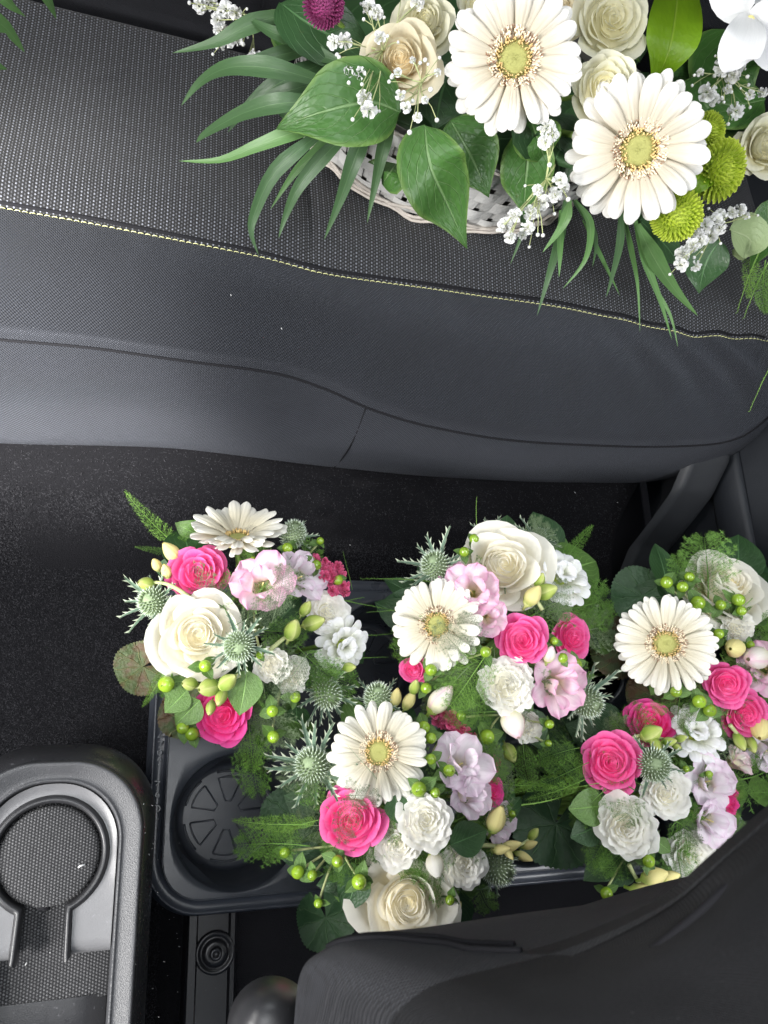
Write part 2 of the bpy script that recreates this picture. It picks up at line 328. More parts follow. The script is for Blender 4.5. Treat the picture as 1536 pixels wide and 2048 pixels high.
M['satin'] = plastic_mat('satin_grey_trim', (0.13, 0.13, 0.135), 0.38, 0.2, 1500, 0.35)
M['ring'] = plastic_mat('dark_ring', (0.022, 0.022, 0.024), 0.38, 0.1, 1500, 0.1)
M['rubber'] = beads_mat('dimpled_rubber', 0.0021, 0.0021, (0.010, 0.010, 0.012), (0.12, 0.12, 0.125), 0.5, False, (0.42, 0.42), 0.8)
M['tray'] = plastic_mat('tray_plastic', (0.040, 0.045, 0.057), 0.34, 0.1, 700, 0.12, 0.16)
M['rail'] = plastic_mat('rail_plastic', (0.010, 0.010, 0.012), 0.35, 0.1, 900, 0.15)
M['trim'] = plastic_mat('sill_plastic', (0.030, 0.032, 0.036), 0.5, 0.5, 1100, 0.1)
M['door'] = plastic_mat('door_plastic', (0.010, 0.012, 0.016), 0.6, 0.4, 900, 0.0)
M['steel'] = plain_mat('bolt_steel', (0.06, 0.06, 0.065), 0.35, 0.5, 0.3, 60, 0.0, metal=0.8)
M['lint'] = plain_mat('lint', (0.6, 0.6, 0.6), 0.8)

# ================================================================ SETTING
mb = MB()
# floor sheet plus the carpeted riser below the rear seat
prof = [(0.52, 0.17), (0.40, 0.155), (0.370, 0.125), (0.350, 0.095), (0.328, 0.060), (0.300, 0.026), (0.262, 0.006), (0.21, 0.0), (0.0, 0.0), (-0.3, 0.0), (-0.9, 0.0)]
def carpet_pt(x, k):
    y, z = prof[k]; n = noise.noise((x*9, y*9, 1.0))*0.006
    return Vector((x, y+n*0.5, z+(n if k < 7 else 0)))
XE = 0.652
mb.grid(60, len(prof)-1, lambda u, v: carpet_pt(lerp(-0.8, XE, u), round(v*(len(prof)-1))), 0)
carpet = tag(obj('carpet', mb.mesh('carpet'), M['carpet']), 'black speckled car carpet rising under the rear seat', 'carpet', kind='structure')
fl = MB(); fl.poly([(-2, -2, -0.012), (2, -2, -0.012), (2, 2, -0.012), (-2, 2, -0.012)])
tag(obj('floor', fl.mesh('floor'), M['carpet']), 'dark car floor under the carpet', 'floor', kind='structure')
pile = MB()
def riser(y):
    for k in range(len(prof)-1):
        if prof[k+1][0] <= y <= prof[k][0]:
            t = (y-prof[k][0])/(prof[k+1][0]-prof[k][0]); z = lerp(prof[k][1], prof[k+1][1], t)
            n = Vector((0, prof[k][1]-prof[k+1][1], prof[k][0]-prof[k+1][0])).normalized(); return z, n
    return 0, Vector((0, 0, 1))
R2 = random.Random(3)
for i in range(210000):
    if i % 3: x = R2.uniform(-0.22, 0.65); y = R2.uniform(0.15, 0.375)
    else: x = R2.uniform(-0.17, 0.06); y = R2.uniform(-0.25, 0.15)
    if x > XE-0.004 or (x > 0.05 and y < 0.17) or (x < 0.02 and y < 0.01): continue
    z, nn = riser(y); nz = noise.noise((x*9, y*9, 1.0))*0.006
    p = Vector((x, y+nz*0.5, z+(nz if y > 0.215 else 0)))
    d = (nn+Vector((R2.gauss(0, .8), R2.gauss(0, .8), R2.gauss(0, .4)))).normalized()*R2.uniform(.0012, .0030); s = d.orthogonal().normalized()*0.00028
    m = p+d*0.6+Vector((0, 0, -0.0006)); b = len(pile.v)
    for q in (p-s, p+s, m+s, p+d): pile.v.append(tuple(q)); pile.uv.append((0, 0))
    pile.f.append((b, b+1, b+2, b+3)); pile.m.append(0)
pl = obj('carpet_pile', pile.mesh('carpet_pile'), M['pile'], carpet); tag(pl, kind='stuff')

# ================================================================ REAR SEAT
S_ = 0.285
stitch = [(-260, 362), (0, 413), (240, 457), (430, 493), (530, 514), (640, 543), (760, 562), (1000, 595), (1160, 622), (1300, 652), (1370, 668), (1440, 672), (1536, 680), (1660, 690), (1900, 700)]
seamc = [(-260, 650), (0, 678), (200, 697), (380, 722), (560, 747), (650, 775), (740, 815), (850, 850), (1000, 878), (1200, 890), (1400, 890), (1480, 874), (1540, 830), (1600, 770), (1680, 720)]
botc = [(-260, 862), (0, 885), (300, 893), (500, 913), (670, 935), (900, 955), (1150, 965), (1300, 962), (1400, 940), (1480, 896), (1540, 848), (1600, 790), (1680, 735)]
def seat_ctrl(px):
    e = smooth(1420, 1680, px)
    a = P(px, interp(stitch, px), S_+0.002-0.02*e); b = P(px, interp(seamc, px), 0.243+0.02*e); c = P(px, interp(botc, px), 0.098+0.14*e)
    m1 = a.lerp(b, 0.42)+Vector((0, 0, 0.019)); m2 = a.lerp(b, 0.8)+Vector((0, -0.010, 0.011)); m3 = b.lerp(c, 0.45)+Vector((0, -0.011, 0))
    return a, m1, m2, b, m3, c, c+Vector((0, 0.03, -0.012)), c+Vector((0, 0.12, -0.005))
NXC = 150
PX = [lerp(-260, 1680, i/NXC) for i in range(NXC+1)]
CT = [seat_ctrl(p) for p in PX]
def crease(p):       # shallow puckers by the right-hand end
    k = smooth(0.42, 0.62, p.x)*math.exp(-((p.y-0.43)/0.05)**2)
    return 0.0035*k*math.sin((p.x*0.8+p.y*0.75)*120)
def und(p): return 0.0021*noise.noise((p.x*9, p.y*12, p.z*6+4))
def lift(p, dy=0.0, dz=0.0): return Vector((p.x, p.y+dy, p.z+crease(p)+und(p)+dz))
seat = thing('rear_seat', 'charcoal rear car seat with ribbed cushion and yellow stitched seam', 'car seat', (0.25, 0.5, 0.1))
def top_z(x, y):
    z = lerp(S_, 0.262, smooth(0.50, 0.74, y))+0.010*math.exp(-((y-0.50)/0.05)**2)*0.6
    xs = 0.150+0.055*(0.47-y)                                    # sewn fold across the ribs
    z -= 0.006*math.exp(-((x-xs)/0.006)**2)*smooth(0.78, 0.55, y)
    z += 0.004*noise.noise((x*5, y*5, 3.0))
    return z
def top_fn(u, v):
    x = u*NXC; i = min(int(x), NXC-1); a = CT[i][0].lerp(CT[i+1][0], x-i)
    y = lerp(a.y, 0.80, v); xx = a.x
    az = lift(a).z; z = top_z(xx, y) if v > 0 else az
    if 0 < v < 0.08: z = lerp(az+0.003, top_z(xx, y), v/0.08)
    if y > 0.74: z -= (y-0.74)*0.9
    return Vector((xx, y, z))
def met(fn):
    def f(u, v): p = fn(u, v); return (p.x, p.y)
    return f
t1 = MB().grid(NXC, 60, top_fn, 0, met(top_fn)); obj('seat_cushion_panel', t1.mesh('seat_cushion_panel'), M['rib'], seat)
def band(k0, k1, name, nv=16, ysc=1.0):
    pts = [spline(c, 7*8) for c in CT]
    L = [[0.0] for _ in pts]
    for q, p in enumerate(pts):
        for i in range(len(p)-1): L[q].append(L[q][-1]+(p[i+1]-p[i]).length)
    r0, r1 = k0*8, k1*8
    def fn(u, v):
        i = round(u*NXC); j = r0+round(v*(r1-r0)); p = pts[i][j].copy(); p.z += crease(p)+0.0016*math.exp(-(j/7)**2)*noise.noise((p.x*70, p.y*8, 2.0))*(j > 0)+und(p); return p
    def uvf(u, v):
        i = round(u*NXC); j = r0+round(v*(r1-r0)); return (pts[i][j].x, -L[i][j])
    mb = MB().grid(NXC, r1-r0, fn, 0, uvf); return obj(name, mb.mesh(name), M['twill'], seat)
band(0, 3, 'front_bolster'); band(3, 7, 'seat_front_panel')
# seams: dark cord in the joins, yellow top stitches
tb = MB().tube([lift(c[0], 0.004, 0.001) for c in CT], 0.0022, 6); obj('seam', tb.mesh('seam'), M['seam'], seat)
tb = MB().tube([lift(c[3], -0.0006, 0.0) for c in CT], 0.0013, 6); obj('seam', tb.mesh('seam_low'), M['seam'], seat)
jp = [lift(P(lerp(733, 668, t), lerp(812, 935, t), lerp(0.243, 0.098, t)), -0.0108*math.sin(math.pi*t)) for t in [i/10 for i in range(11)]]
obj('seam', MB().tube(jp, 0.0010, 6).mesh('seam_join'), M['seam'], seat)
st = MB(); line = [lift(c[0], -0.0015, 0.0010) for c in CT]; acc = 0
dense = spline(line, 3000)
i = 0
while i < len(dense)-20:
    j = i; L = 0
    while j < len(dense)-1 and L < 0.0046: L += (dense[j+1]-dense[j]).length; j += 1
    a, b = dense[i], dense[j]; st.tube([a+Vector((0, 0, -0.0006)), a.lerp(b, 0.25)+Vector((0, 0, 0.0006)), a.lerp(b, 0.75)+Vector((0, 0, 0.0006)), b+Vector((0, 0, -0.0006))], 0.00044, 5)
    L = 0; i = j
    while i < len(dense)-1 and L < 0.0013: L += (dense[i+1]-dense[i]).length; i += 1
tag(obj('yellow_stitching', st.mesh('yellow_stitching'), M['thread'], seat), kind='stuff')
# the backrest behind it, only its lower corner shows
bk = MB()
bprof = [(0.0, 0.20), (0.0, 0.262), (-0.012, 0.30), (-0.016, 0.36), (0.0, 0.5), (0.04, 0.75), (0.16, 0.76), (0.16, 0.2)]
bk.grid(40, len(bprof)-1, lambda u, v: (lerp(-0.35, 0.95, u), 0.765+bprof[round(v*7)][0], bprof[round(v*7)][1]), 0, lambda u, v: (u*1.3, v*0.6))
obj('backrest', bk.mesh('backrest'), M['seatback'], seat)

# ================================================================ DOOR SIDE
side = thing('door_sill_trim', 'dark grey moulded plastic trim beside the carpet under the seat end', 'trim', (0.69, 0.2, 0))
ts = MB()
rows = [(0.40, 0.21), (0.345, 0.20), (0.31, 0.16), (0.285, 0.11), (0.262, 0.06), (0.23, 0.028), (0.16, 0.016), (0.0, 0.014), (-0.25, 0.014)]
cols = [(0.649, -0.010), (0.653, 0.004), (0.659, 0.006), (0.665, 0.0035), (0.690, 0.003), (0.710, 0.001), (0.720, -0.012), (0.725, -0.05), (0.727, -0.16)]
def trim_fn(u, v):
    r = rows[min(int(v*8), 7)]; r2 = rows[min(int(v*8)+1, 8)]; t = v*8-min(int(v*8), 7)
    c = cols[round(u*8)]; y = lerp(r[0], r2[0], t); z = lerp(r[1], r2[1], t)
    nx = noise.noise((c[0]*12, y*10, 2.0))*0.006
    sw = 0.012*smooth(0.27, 0.10, y)*u        # sweeps outwards towards the door foot
    return Vector((c[0]+sw, y, max(z+c[1]+nx, -0.005)))
ts.grid(8, 40, trim_fn); me = ts.mesh('sill_body'); sb = obj('sill_body', me, M['trim'], side); s2 = sb.modifiers.new('s', 'SUBSURF'); s2.levels = s2.render_levels = 2
door = thing('door_panel', 'near black inner door panel at the right edge beside the seat', 'door', (0.8, 0.2, 0))
dm = MB(); dp = [(0.735, 0.0), (0.738, 0.12), (0.735, 0.20), (0.76, 0.26), (0.78, 0.45), (0.80, 0.6)]
dm.grid(1, 5, lambda u, v: (dp[round(v*5)][0], lerp(-0.5, 1.0, u), dp[round(v*5)][1])); obj('door_lining', dm.mesh('door_lining'), M['door'], door)
dm = MB(); dm.grid(12, 8, lambda u, v: (0.733+0.008*math.cos(v*math.pi*2), lerp(0.0, 0.55, u), 0.16+0.03*math.sin(v*math.pi*2))); obj('door_pocket', dm.mesh('door_pocket'), M['door'], door)

# ================================================================ CONSOLE
CX, CY, CZ = -0.043, -0.059, 0.30
con = thing('centre_console', 'rear end of black plastic centre console with round dimpled lid', 'console', (CX, -0.1, 0))
def ucurve(w_, yend, rc, n=48, ybot=-0.42):
    """open U in plan: up the right side, round the rear end, down the left"""
    pts = []; rc = min(rc, w_*0.999)
    pts += [(CX+w_, lerp(ybot, yend-rc, i/10)) for i in range(10)]
    for i in range(n//2+1):
        a = math.pi/2*i/(n//2); pts.append((CX+w_-rc+rc*math.cos(a), yend-rc+rc*math.sin(a)))
    for i in range(n//2+1):
        a = math.pi/2+math.pi/2*i/(n//2); pts.append((CX-w_+rc+rc*math.cos(a), yend-rc+rc*math.sin(a)))
    pts += [(CX-w_, lerp(yend-rc, ybot, (i+1)/10)) for i in range(10)]
    return pts
def uloft(rings, mat, name, sub=0):
    C = [ucurve(w_, ye, rc) for (w_, ye, rc, z) in rings]; n = len(C[0])-1; m = len(rings)-1
    mb = MB().grid(n, m, lambda u, v: (*C[round(v*m)][round(u*n)], rings[round(v*m)][3]), 0, lambda u, v: C[round(v*m)][round(u*n)])
    o = obj(name, mb.mesh(name), mat, con)
    if sub: s = o.modifiers.new('s', 'SUBSURF'); s.levels = s.render_levels = sub
    return o
uloft([(0.066, 0.012, 0.05, 0.0), (0.066, 0.012, 0.05, 0.01), (0.069, 0.015, 0.055, 0.16), (0.0728, 0.018, 0.057, 0.235), (0.072, 0.0155, 0.056, 0.262), (0.0672, 0.010, 0.054, 0.279), (0.0632, 0.0055, 0.052, 0.2865), (0.0622, 0.0045, 0.051, 0.2870)], M['console_gloss'], 'console_shell', 1)
uloft([(0.0622, 0.0045, 0.051, 0.286), (0.0620, 0.004, 0.051, 0.2985), (0.0608, 0.003, 0.050, 0.3005), (0.0590, 0.001, 0.049, 0.3000), (0.0520, -0.0045, 0.046, 0.2965), (0.0485, -0.0075, 0.044, 0.2955), (0.0478, -0.0085, 0.0435, 0.2968), (0.0466, -0.0095, 0.043, 0.2968), (0.0456, -0.0105, 0.0425, 0.2945), (0.0450, -0.011, 0.0425, 0.286), (0.0450, -0.011, 0.0425, 0.262)], M['console'], 'console_rim', 1)
# recess floor (dimpled rubber), widening under the plate
fm = MB(); fm.grid(24, 40, lambda u, v: (CX+lerp(-0.0448, 0.0448, u), lerp(-0.012, -0.155, v), 0.2800-0.010*smooth(0.55, 0.95, v)-0.004*abs(2*u-1)**4), 0, lambda u, v: (lerp(-0.0448, 0.0448, u), lerp(-0.02, -0.155, v)))
obj('rubber_mat', fm.mesh('rubber_mat'), M['rubber'], con)
fm = MB(); fm.grid(12, 24, lambda u, v: (CX+lerp(-0.0445, 0.0445, u)*(1 if v < .97 else .97), lerp(-0.153, -0.42, v), 0.2705-0.05*smooth(0.0, 1, v)-0.006*abs(2*u-1)**6)); obj('storage_flap', fm.mesh('storage_flap'), M['console_gloss'], con)
def keyhole(r, neck, ybot):
    """right half of the keyhole outline, from the top of the ring down the leg"""
    a1 = math.asin(min(1, neck/r)); pts = []
    for i in range(33):
        a = math.pi/2-(math.pi-a1)*i/32; pts.append((r*math.cos(a), CY+r*math.sin(a)))
    x0, y0 = pts[-1]
    for i in range(1, 9): pts.append((lerp(x0, neck+0.001, i/8), lerp(y0, ybot, i/8)))
    return pts
def lipc(w_, yend, rc, n):
    pts = [(0, yend), (w_-rc, yend)]
    for i in range(13): a = math.pi/2-math.pi/2*i/12; pts.append((w_-rc+rc*math.cos(a), yend-rc+rc*math.sin(a)))
    pts += [(w_, -0.123)]
    pts = [Vector((*p, 0)) for p in pts]; L = [0]
    for a, b in zip(pts, pts[1:]): L.append(L[-1]+(b-a).length)
    out = []
    for k in range(n+1):
        s = L[-1]*k/n; i = max(j for j in range(len(L)) if L[j] <= s+1e-9); i = min(i, len(pts)-2); out.append(pts[i].lerp(pts[i+1], (s-L[i])/max(1e-9, L[i+1]-L[i])))
    return out
YB = -0.1235
for sx in (1, -1):
    K = keyhole(0.0402, 0.0185, YB); Lp = lipc(0.0447, -0.0112, 0.0423, len(K)-1); n = len(K)-1
    def plate(u, v):
        a = K[round(v*n)]; b = Lp[round(v*n)]; x = lerp(a[0], b.x, u); y = lerp(a[1], b.y, u)
        z = 0.2915+0.0025*u*u; 
        if v > 0.985: z -= 0.010
        elif v > 0.95: z -= 0.0015
        return (CX+sx*x, y, z)
    o = obj('satin_plate', MB().grid(8, n, plate).mesh('satin_plate'), M['satin'] , con)
    Ki = keyhole(0.0345, 0.0135, YB-0.003)
    def bandf(u, v):
        a = Ki[round(v*n)]; b = K[round(v*n)]; q = [(0, 0.281), (0.02, 0.2895), (0.14, 0.2935), (0.40, 0.2950), (0.75, 0.2940), (0.95, 0.2918), (1.0, 0.286)][round(u*6)]
        return (CX+sx*lerp(a[0], b[0], q[0]), lerp(a[1], b[1], q[0]), q[1])
    o = obj('ring_surround', MB().grid(6, n, bandf).mesh('ring_surround'), M['ring'], con)
dl = MB(); R0 = 0.0328
dl.grid(48, 12, lambda u, v: (CX+R0*math.sin(v*math.pi/2)*math.cos(2*math.pi*u), CY+R0*math.sin(v*math.pi/2)*math.sin(2*math.pi*u), 0.2880+0.0048*math.cos(v*math.pi/2)**0.6), 0, lambda u, v: (R0*math.sin(v*math.pi/2)*math.cos(2*math.pi*u), R0*math.sin(v*math.pi/2)*math.sin(2*math.pi*u)))
lid = obj('round_lid', dl.mesh('round_lid'), M['rubber'], con)
nb = MB().tube([(CX-0.004, CY-R0-0.0006, 0.2885), (CX+0.0035, CY-R0-0.0006, 0.2885)], 0.0012, 6); obj('lid_notch', nb.mesh('lid_notch'), M['seam'], lid)

# ================================================================ PLANT TRAY
TZ = 0.100; HX, HY, PIT, HR = 0.115, -0.056, 0.160, 0.0640
NC, NR = 4, 2
tray = thing('plant_tray', 'black moulded plastic plant tray with round wells on the car floor', 'tray', (HX+1.5*PIT, HY+PIT/2, 0))
deck = MB(); x0, x1 = HX-PIT/2+0.010, HX+(NC-0.5)*PIT; y0, y1 = HY-PIT/2+0.0125, HY+(NR-0.5)*PIT-0.006
def sq(cx, cy, a):
    c, s = math.cos(a), math.sin(a); k = 1/max(abs(c), abs(s)); X = cx+c*k*PIT/2; Y = cy+s*k*PIT/2
    X, Y = min(max(X, x0), x1), min(max(Y, y0), y1); rc = 0.036
    qx, qy = min(max(X, x0+rc), x1-rc), min(max(Y, y0+rc), y1-rc); d = math.hypot(X-qx, Y-qy)
    if d > rc: X, Y = qx+(X-qx)*rc/d, qy+(Y-qy)*rc/d
    return X, Y
for i in range(NC):
    for j in range(NR):
        cx, cy = HX+i*PIT, HY+j*PIT
        def cell(u, v):
            a = 2*math.pi*u+math.pi/4; X, Y = sq(cx, cy, a); rx, ry = cx+HR*math.cos(a), cy+HR*math.sin(a)
            t = [0, 0.6, 0.86, 1.0][round(v*3)]; return (lerp(X, rx, t), lerp(Y, ry, t), TZ-(0.0018 if v == 1 else 0))
        deck.grid(64, 3, cell)
obj('tray_deck', deck.mesh('tray_deck'), M['tray'], tray)
for i in range(NC):
    for j in range(NR):
        cx, cy = HX+i*PIT, HY+j*PIT
        wp = [(HR, TZ-0.0018), (HR-0.0022, TZ-0.006), (HR-0.004, TZ-0.03), (HR-0.009, 0.022), (HR-0.010, 0.014), (HR-0.013, 0.010), (HR-0.017, 0.0095)]
        m_ = MB().lathe(wp, 64, 0, (cx, cy, 0))
        well = obj('well', m_.mesh('well'), M['tray'], tray)
        if (i, j) in ((0, 0), (1, 1), (1, 0), (2, 1)):
            rb = MB(); rf = HR-0.017
            rb.grid(64, 1, lambda u, v: (cx+rf*(1-v)*math.cos(2*math.pi*u), cy+rf*(1-v)*math.sin(2*math.pi*u), 0.0095))
            for k in range(6):          # raised wedge outlines between the spokes
                a0 = k*math.pi/3+0.20+math.radians(-3); a1 = a0+math.pi/3-0.40; q = []
                q += [Vector((cx+0.040*math.cos(lerp(a0, a1, t/6)), cy+0.040*math.sin(lerp(a0, a1, t/6)), 0.0098)) for t in range(7)]
                am = (a0+a1)/2; q += [Vector((cx+0.015*math.cos(am+0.2), cy+0.015*math.sin(am+0.2), 0.0098)), Vector((cx+0.015*math.cos(am-0.2), cy+0.015*math.sin(am-0.2), 0.0098)), q[0]]
                rb.tube(q, 0.0011, 5)
                rb.tube([Vector((cx+0.0462*math.cos(lerp(a0, a1, t/8)), cy+0.0462*math.sin(lerp(a0, a1, t/8)), 0.0098)) for t in range(9)], 0.0014, 5)
            obj('well_base', rb.mesh('well_base'), M['tray'], well)
            for am in (math.radians(228), math.radians(128)):      # moulded crescent lips at the mouth
                cm = MB().grid(20, 3, lambda u, v: (cx+(HR-0.0005-0.0075*v*math.sin(math.pi*u))*math.cos(am+(u-0.5)*1.15), cy+(HR-0.0005-0.0075*v*math.sin(math.pi*u))*math.sin(am+(u-0.5)*1.15), TZ-0.004-0.012*v))
                obj('mouth_lip', cm.mesh('mouth_lip'), M['tray'], well)
def rrect(off, rc, n=14):
    a0, a1, b0, b1 = x0-off, x1+off, y0-off, y1+off; pts = []
    for (cx, cy, s) in ((a1-rc, b1-rc, 0), (a0+rc, b1-rc, 1), (a0+rc, b0+rc, 2), (a1-rc, b0+rc, 3)):
        for i in range(n+1):
            a = math.pi/2*(s+i/n); pts.append((cx+rc*math.cos(a), cy+rc*math.sin(a)))
    pts.append(pts[0]); return pts
def tloft(rings, name):
    C = [rrect(o, r) for o, r, z in rings]; n = len(C[0])-1; m = len(rings)-1
    return obj(name, MB().grid(n, m, lambda u, v: (*C[round(v*m)][round(u*n)], rings[round(v*m)][2])).mesh(name), M['tray'], tray)
def clampc(o, r): return o, r
tloft([(0.0, 0.036, TZ), (0.0006, 0.0366, TZ+0.0010), (0.0014, 0.0374, TZ+0.0008), (0.0022, 0.042, TZ-0.002), (0.003, 0.042, TZ-0.010), (0.0042, 0.043, TZ-0.012), (0.0125, 0.050, TZ-0.012), (0.0133, 0.051, TZ-0.0105), (0.0150, 0.052, TZ-0.0105), (0.0157, 0.053, TZ-0.013), (0.0160, 0.053, TZ-0.026), (0.0190, 0.056, TZ-0.030), (0.0200, 0.057, TZ-0.034), (0.0190, 0.056, TZ-0.038), (0.0120, 0.05, TZ-0.040), (0.008, 0.05, 0.002)], 'tray_rim')
# moulded marks on the left flange
for ch, py, rot in (('O', 1617, 0), ('6', 1588, 0), ('>', 1565, 20), ('^', 1521, 0), ('o', 1503, 0), ('7', 1490, 0), ('<', 1473, 30)):
    fc = bpy.data.curves.new('moulded_mark', 'FONT'); fc.body = ch; fc.size = 0.0100; fc.extrude = 0.0012; fc.bevel_depth = 0.0003; fc.resolution_u = 3; fc.align_x = 'CENTER'; fc.align_y = 'CENTER'
    p = P(333, py, TZ-0.012); o = obj('moulded_mark', fc, None, tray, Matrix.Translation((x0-0.0084, p.y, TZ-0.0115)) @ Matrix.Rotation(math.radians(rot), 4, 'Z')); fc.materials.append(M['tray']); me_ = bpy.data.meshes.new_from_object(o.evaluated_get(bpy.context.evaluated_depsgraph_get())); mw = o.matrix_basis.copy(); o2 = bpy.data.objects.new('moulded_mark', me_); COL.objects.link(o2); o2.parent = tray; o2.matrix_basis = mw; bpy.data.objects.remove(o)

# ================================================================ SEAT RAIL
rail = thing('seat_rail', 'black seat rail cover with round bolt on the floor below the tray', 'rail', (0.1, -0.25, 0))
ra = P(375, 1850, 0.05); rb_ = P(470, 1850, 0.05)
rl = MB(); rp = [(ra.x, 0.0), (ra.x, 0.046), (ra.x+0.002, 0.05), (ra.x+0.009, 0.05), (ra.x+0.011, 0.045), (rb_.x-0.006, 0.045), (rb_.x-0.004, 0.05), (rb_.x, 0.05), (rb_.x+0.002, 0.046), (rb_.x+0.002, 0.0)]
rl.grid(9, 8, lambda u, v: (rp[round(u*9)][0], lerp(-0.145, -0.6, v), rp[round(u*9)][1])); obj('rail_cover', rl.mesh('rail_cover', True), M['rail'], rail)
bc = P(430, 1905, 0.047)
bo = MB().lathe([(0.020, 0.0), (0.0195, 0.003), (0.0165, 0.0035), (0.015, 0.001), (0.0125, 0.001), (0.0120, 0.004), (0.0085, 0.005), (0.006, 0.0045)], 32, 0, bc); wsh = obj('bolt_washer', bo.mesh('bolt_washer'), M['rail'], rail)
bo = MB().lathe([(0.0062, 0.004), (0.0060, 0.009), (0.0045, 0.010), (0.003, 0.010), (0.0028, 0.006), (0.0, 0.006)], 24, 0, bc); obj('bolt', bo.mesh('bolt'), M['steel'], rail)

# ================================================================ FRONT SEAT
fs = thing('front_seat', 'back of black front car seat, out of focus at bottom right', 'car seat', (0.35, -0.3, 0))
FR = [
 [(560, 2300, .42), (588, 2060, .42), (603, 1945, .45), (646, 1900, .475), (722, 1870, .49), (900, 1850, .50), (1100, 1823, .50), (1335, 1788, .50), (1480, 1740, .50), (1700, 1690, .50)],
 [(600, 2320, .46), (616, 2080, .47), (634, 1960, .495), (676, 1912, .515), (745, 1884, .525), (910, 1870, .535), (1110, 1842, .54), (1335, 1794, .55), (1450, 1715, .575), (1640, 1580, .60)],
 [(700, 2350, .50), (720, 2120, .52), (745, 2020, .545), (790, 1975, .56), (850, 1945, .57), (960, 1920, .58), (1130, 1880, .595), (1330, 1800, .625), (1440, 1712, .65), (1620, 1560, .66)],
 [(860, 2400, .52), (880, 2200, .555), (900, 2110, .58), (930, 2060, .595), (990, 2015, .605), (1090, 1975, .615), (1210, 1920, .63), (1350, 1828, .65), (1470, 1725, .665), (1640, 1590, .67)],
 [(980, 2450, .54), (1010, 2260, .58), (1050, 2170, .605), (1100, 2110, .62), (1160, 2060, .63), (1240, 2010, .64), (1330, 1945, .65), (1430, 1860, .665), (1540, 1760, .675), (1700, 1640, .68)],
 [(1150, 2600, .56), (1190, 2400, .60), (1240, 2300, .62), (1300, 2220, .64), (1370, 2150, .65), (1440, 2090, .66), (1520, 2020, .67), (1600, 1940, .68), (1700, 1850, .685), (1850, 1740, .69)],
]
rowsW = [[P(*c) for c in r] for r in FR]
low = [p+Vector((0.045*smooth(6, 2, k), -0.022, -0.10)) for k, p in enumerate(rowsW[0])]; low2 = [p+Vector((0.13*smooth(8, 2, k), -0.075, -0.28)) for k, p in enumerate(rowsW[0])]
rowsW = [low2, low]+rowsW
RS = [spline(r, 54) for r in rowsW]; CS = [spline([RS[k][i] for k in range(len(RS))], 56) for i in range(55)]
def fsf(u, v):
    p = CS[round(u*54)][round(v*56)].copy(); p.z += 0.003*noise.noise((p.x*14, p.y*14, 5.0)); return p
def fuv(u, v): p = CS[round(u*54)][round(v*56)]; return (p.x, p.y-p.z)
SPL = 33
fb = obj('seat_backrest', MB().grid(54, SPL+3, lambda u, v: fsf(u, v*(SPL+3)/56), 0, lambda u, v: fuv(u, v*(SPL+3)/56)).mesh('seat_backrest'), M['twill_near'], fs)
def bol(u, v):
    k = SPL+v*(56-SPL); p = fsf(u, k/56); e = min(1.0, (k-SPL)/5)
    return p+Vector((0, 0, -0.006+0.018*math.sin(e*math.pi/2)*smooth(0, .25, u)))
obj('side_bolster', MB().grid(54, 56-SPL, bol, 0, lambda u, v: fuv(u, (SPL+v*(56-SPL))/56)).mesh('side_bolster'), M['bolster_near'], fs)
for off in (0, 1):
    pts = [CS[i][min(33, 15+off*2+round((i-19)*1.05))]+Vector((0, 0.0006, 0.0012)) for i in range(19, 34)]
    obj('seam', MB().tube(spline(pts, 40), 0.0015, 8).mesh('front_seam'), M['seam'], fb)
pts = [p+Vector((0, 0, 0.001)) for p in [CS[i][44] for i in range(6, 54)]]
obj('seam', MB().tube(pts, 0.0022, 6).mesh('bolster_seam'), M['seam'], fb)
hb = MB(); hc = P(545, 2060, .40)
def hump(u, v):
    a = 2*math.pi*u; r = math.sin(v*math.pi/2); px, py = 545+92*math.cos(a)*r**0.8, 2062-112*math.sin(a)*r**0.8
    if v > 0.99: return P(px, py, .36)+Vector((0.01*math.cos(a+3.14), 0.01*math.sin(a+3.14), -0.02))
    return P(px, py, 0.36+0.06*math.cos(v*math.pi/2)**0.7)
hb.grid(40, 14, hump, 0, lambda u, v: (u*0.2, v*0.08)); obj('seat_hinge_cover', hb.mesh('seat_hinge_cover'), M['ring'], fs)

# ================================================================ FLOWER MESHES
def jit(a): return R_.uniform(-a, a)
def gerbera_petal(seed, w_=0.112, L=0.70, cup=0.10, droop=0.10):
    r = random.Random(seed); ph = r.uniform(0, 6); bend = r.uniform(-.06, .06); tw = r.uniform(-.2, .2); cl = r.uniform(0.7, 1.3)
    def fn(u, v):
        v = 1-(1-v)**1.7; a = 2*u-1; pr = (0.42+0.58*smooth(0, 0.55, v))*max(0.0, 1-(max(0, v-0.76)/0.24)**2.2)**0.5
        notch = 0.02*math.exp(-(a/0.25)**2) if v > 0.95 else 0
        x = w_*pr*a+bend*v*v; y = 0.27+L*v-notch
        z = 0.05+cup*cl*math.sin(v*1.6)-droop*cl*v**2.2-0.030*a*a*pr+0.020*math.cos(a*3*math.pi)*pr*smooth(0, .3, v)*(1-0.5*v)+tw*0.12*a*v
        return (x, y, z)
    return MB().grid(8, 11, fn).mesh('gerbera_petal')
GP = [gerbera_petal(k) for k in range(5)]
MP = [gerbera_petal(20+k, 0.19, 0.74, 0.28, 0.18) for k in range(4)]
def disc_mesh():
    mb = MB(); prof = [(0.0, 0.085), (0.06, 0.088), (0.12, 0.092), (0.165, 0.088), (0.185, 0.07), (0.30, 0.045), (0.33, 0.0), (0.12, -0.10), (0.03, -0.22), (0.025, -0.6)]
    mb.lathe(prof, 28); return mb.mesh('gerbera_disc')
GD = disc_mesh()
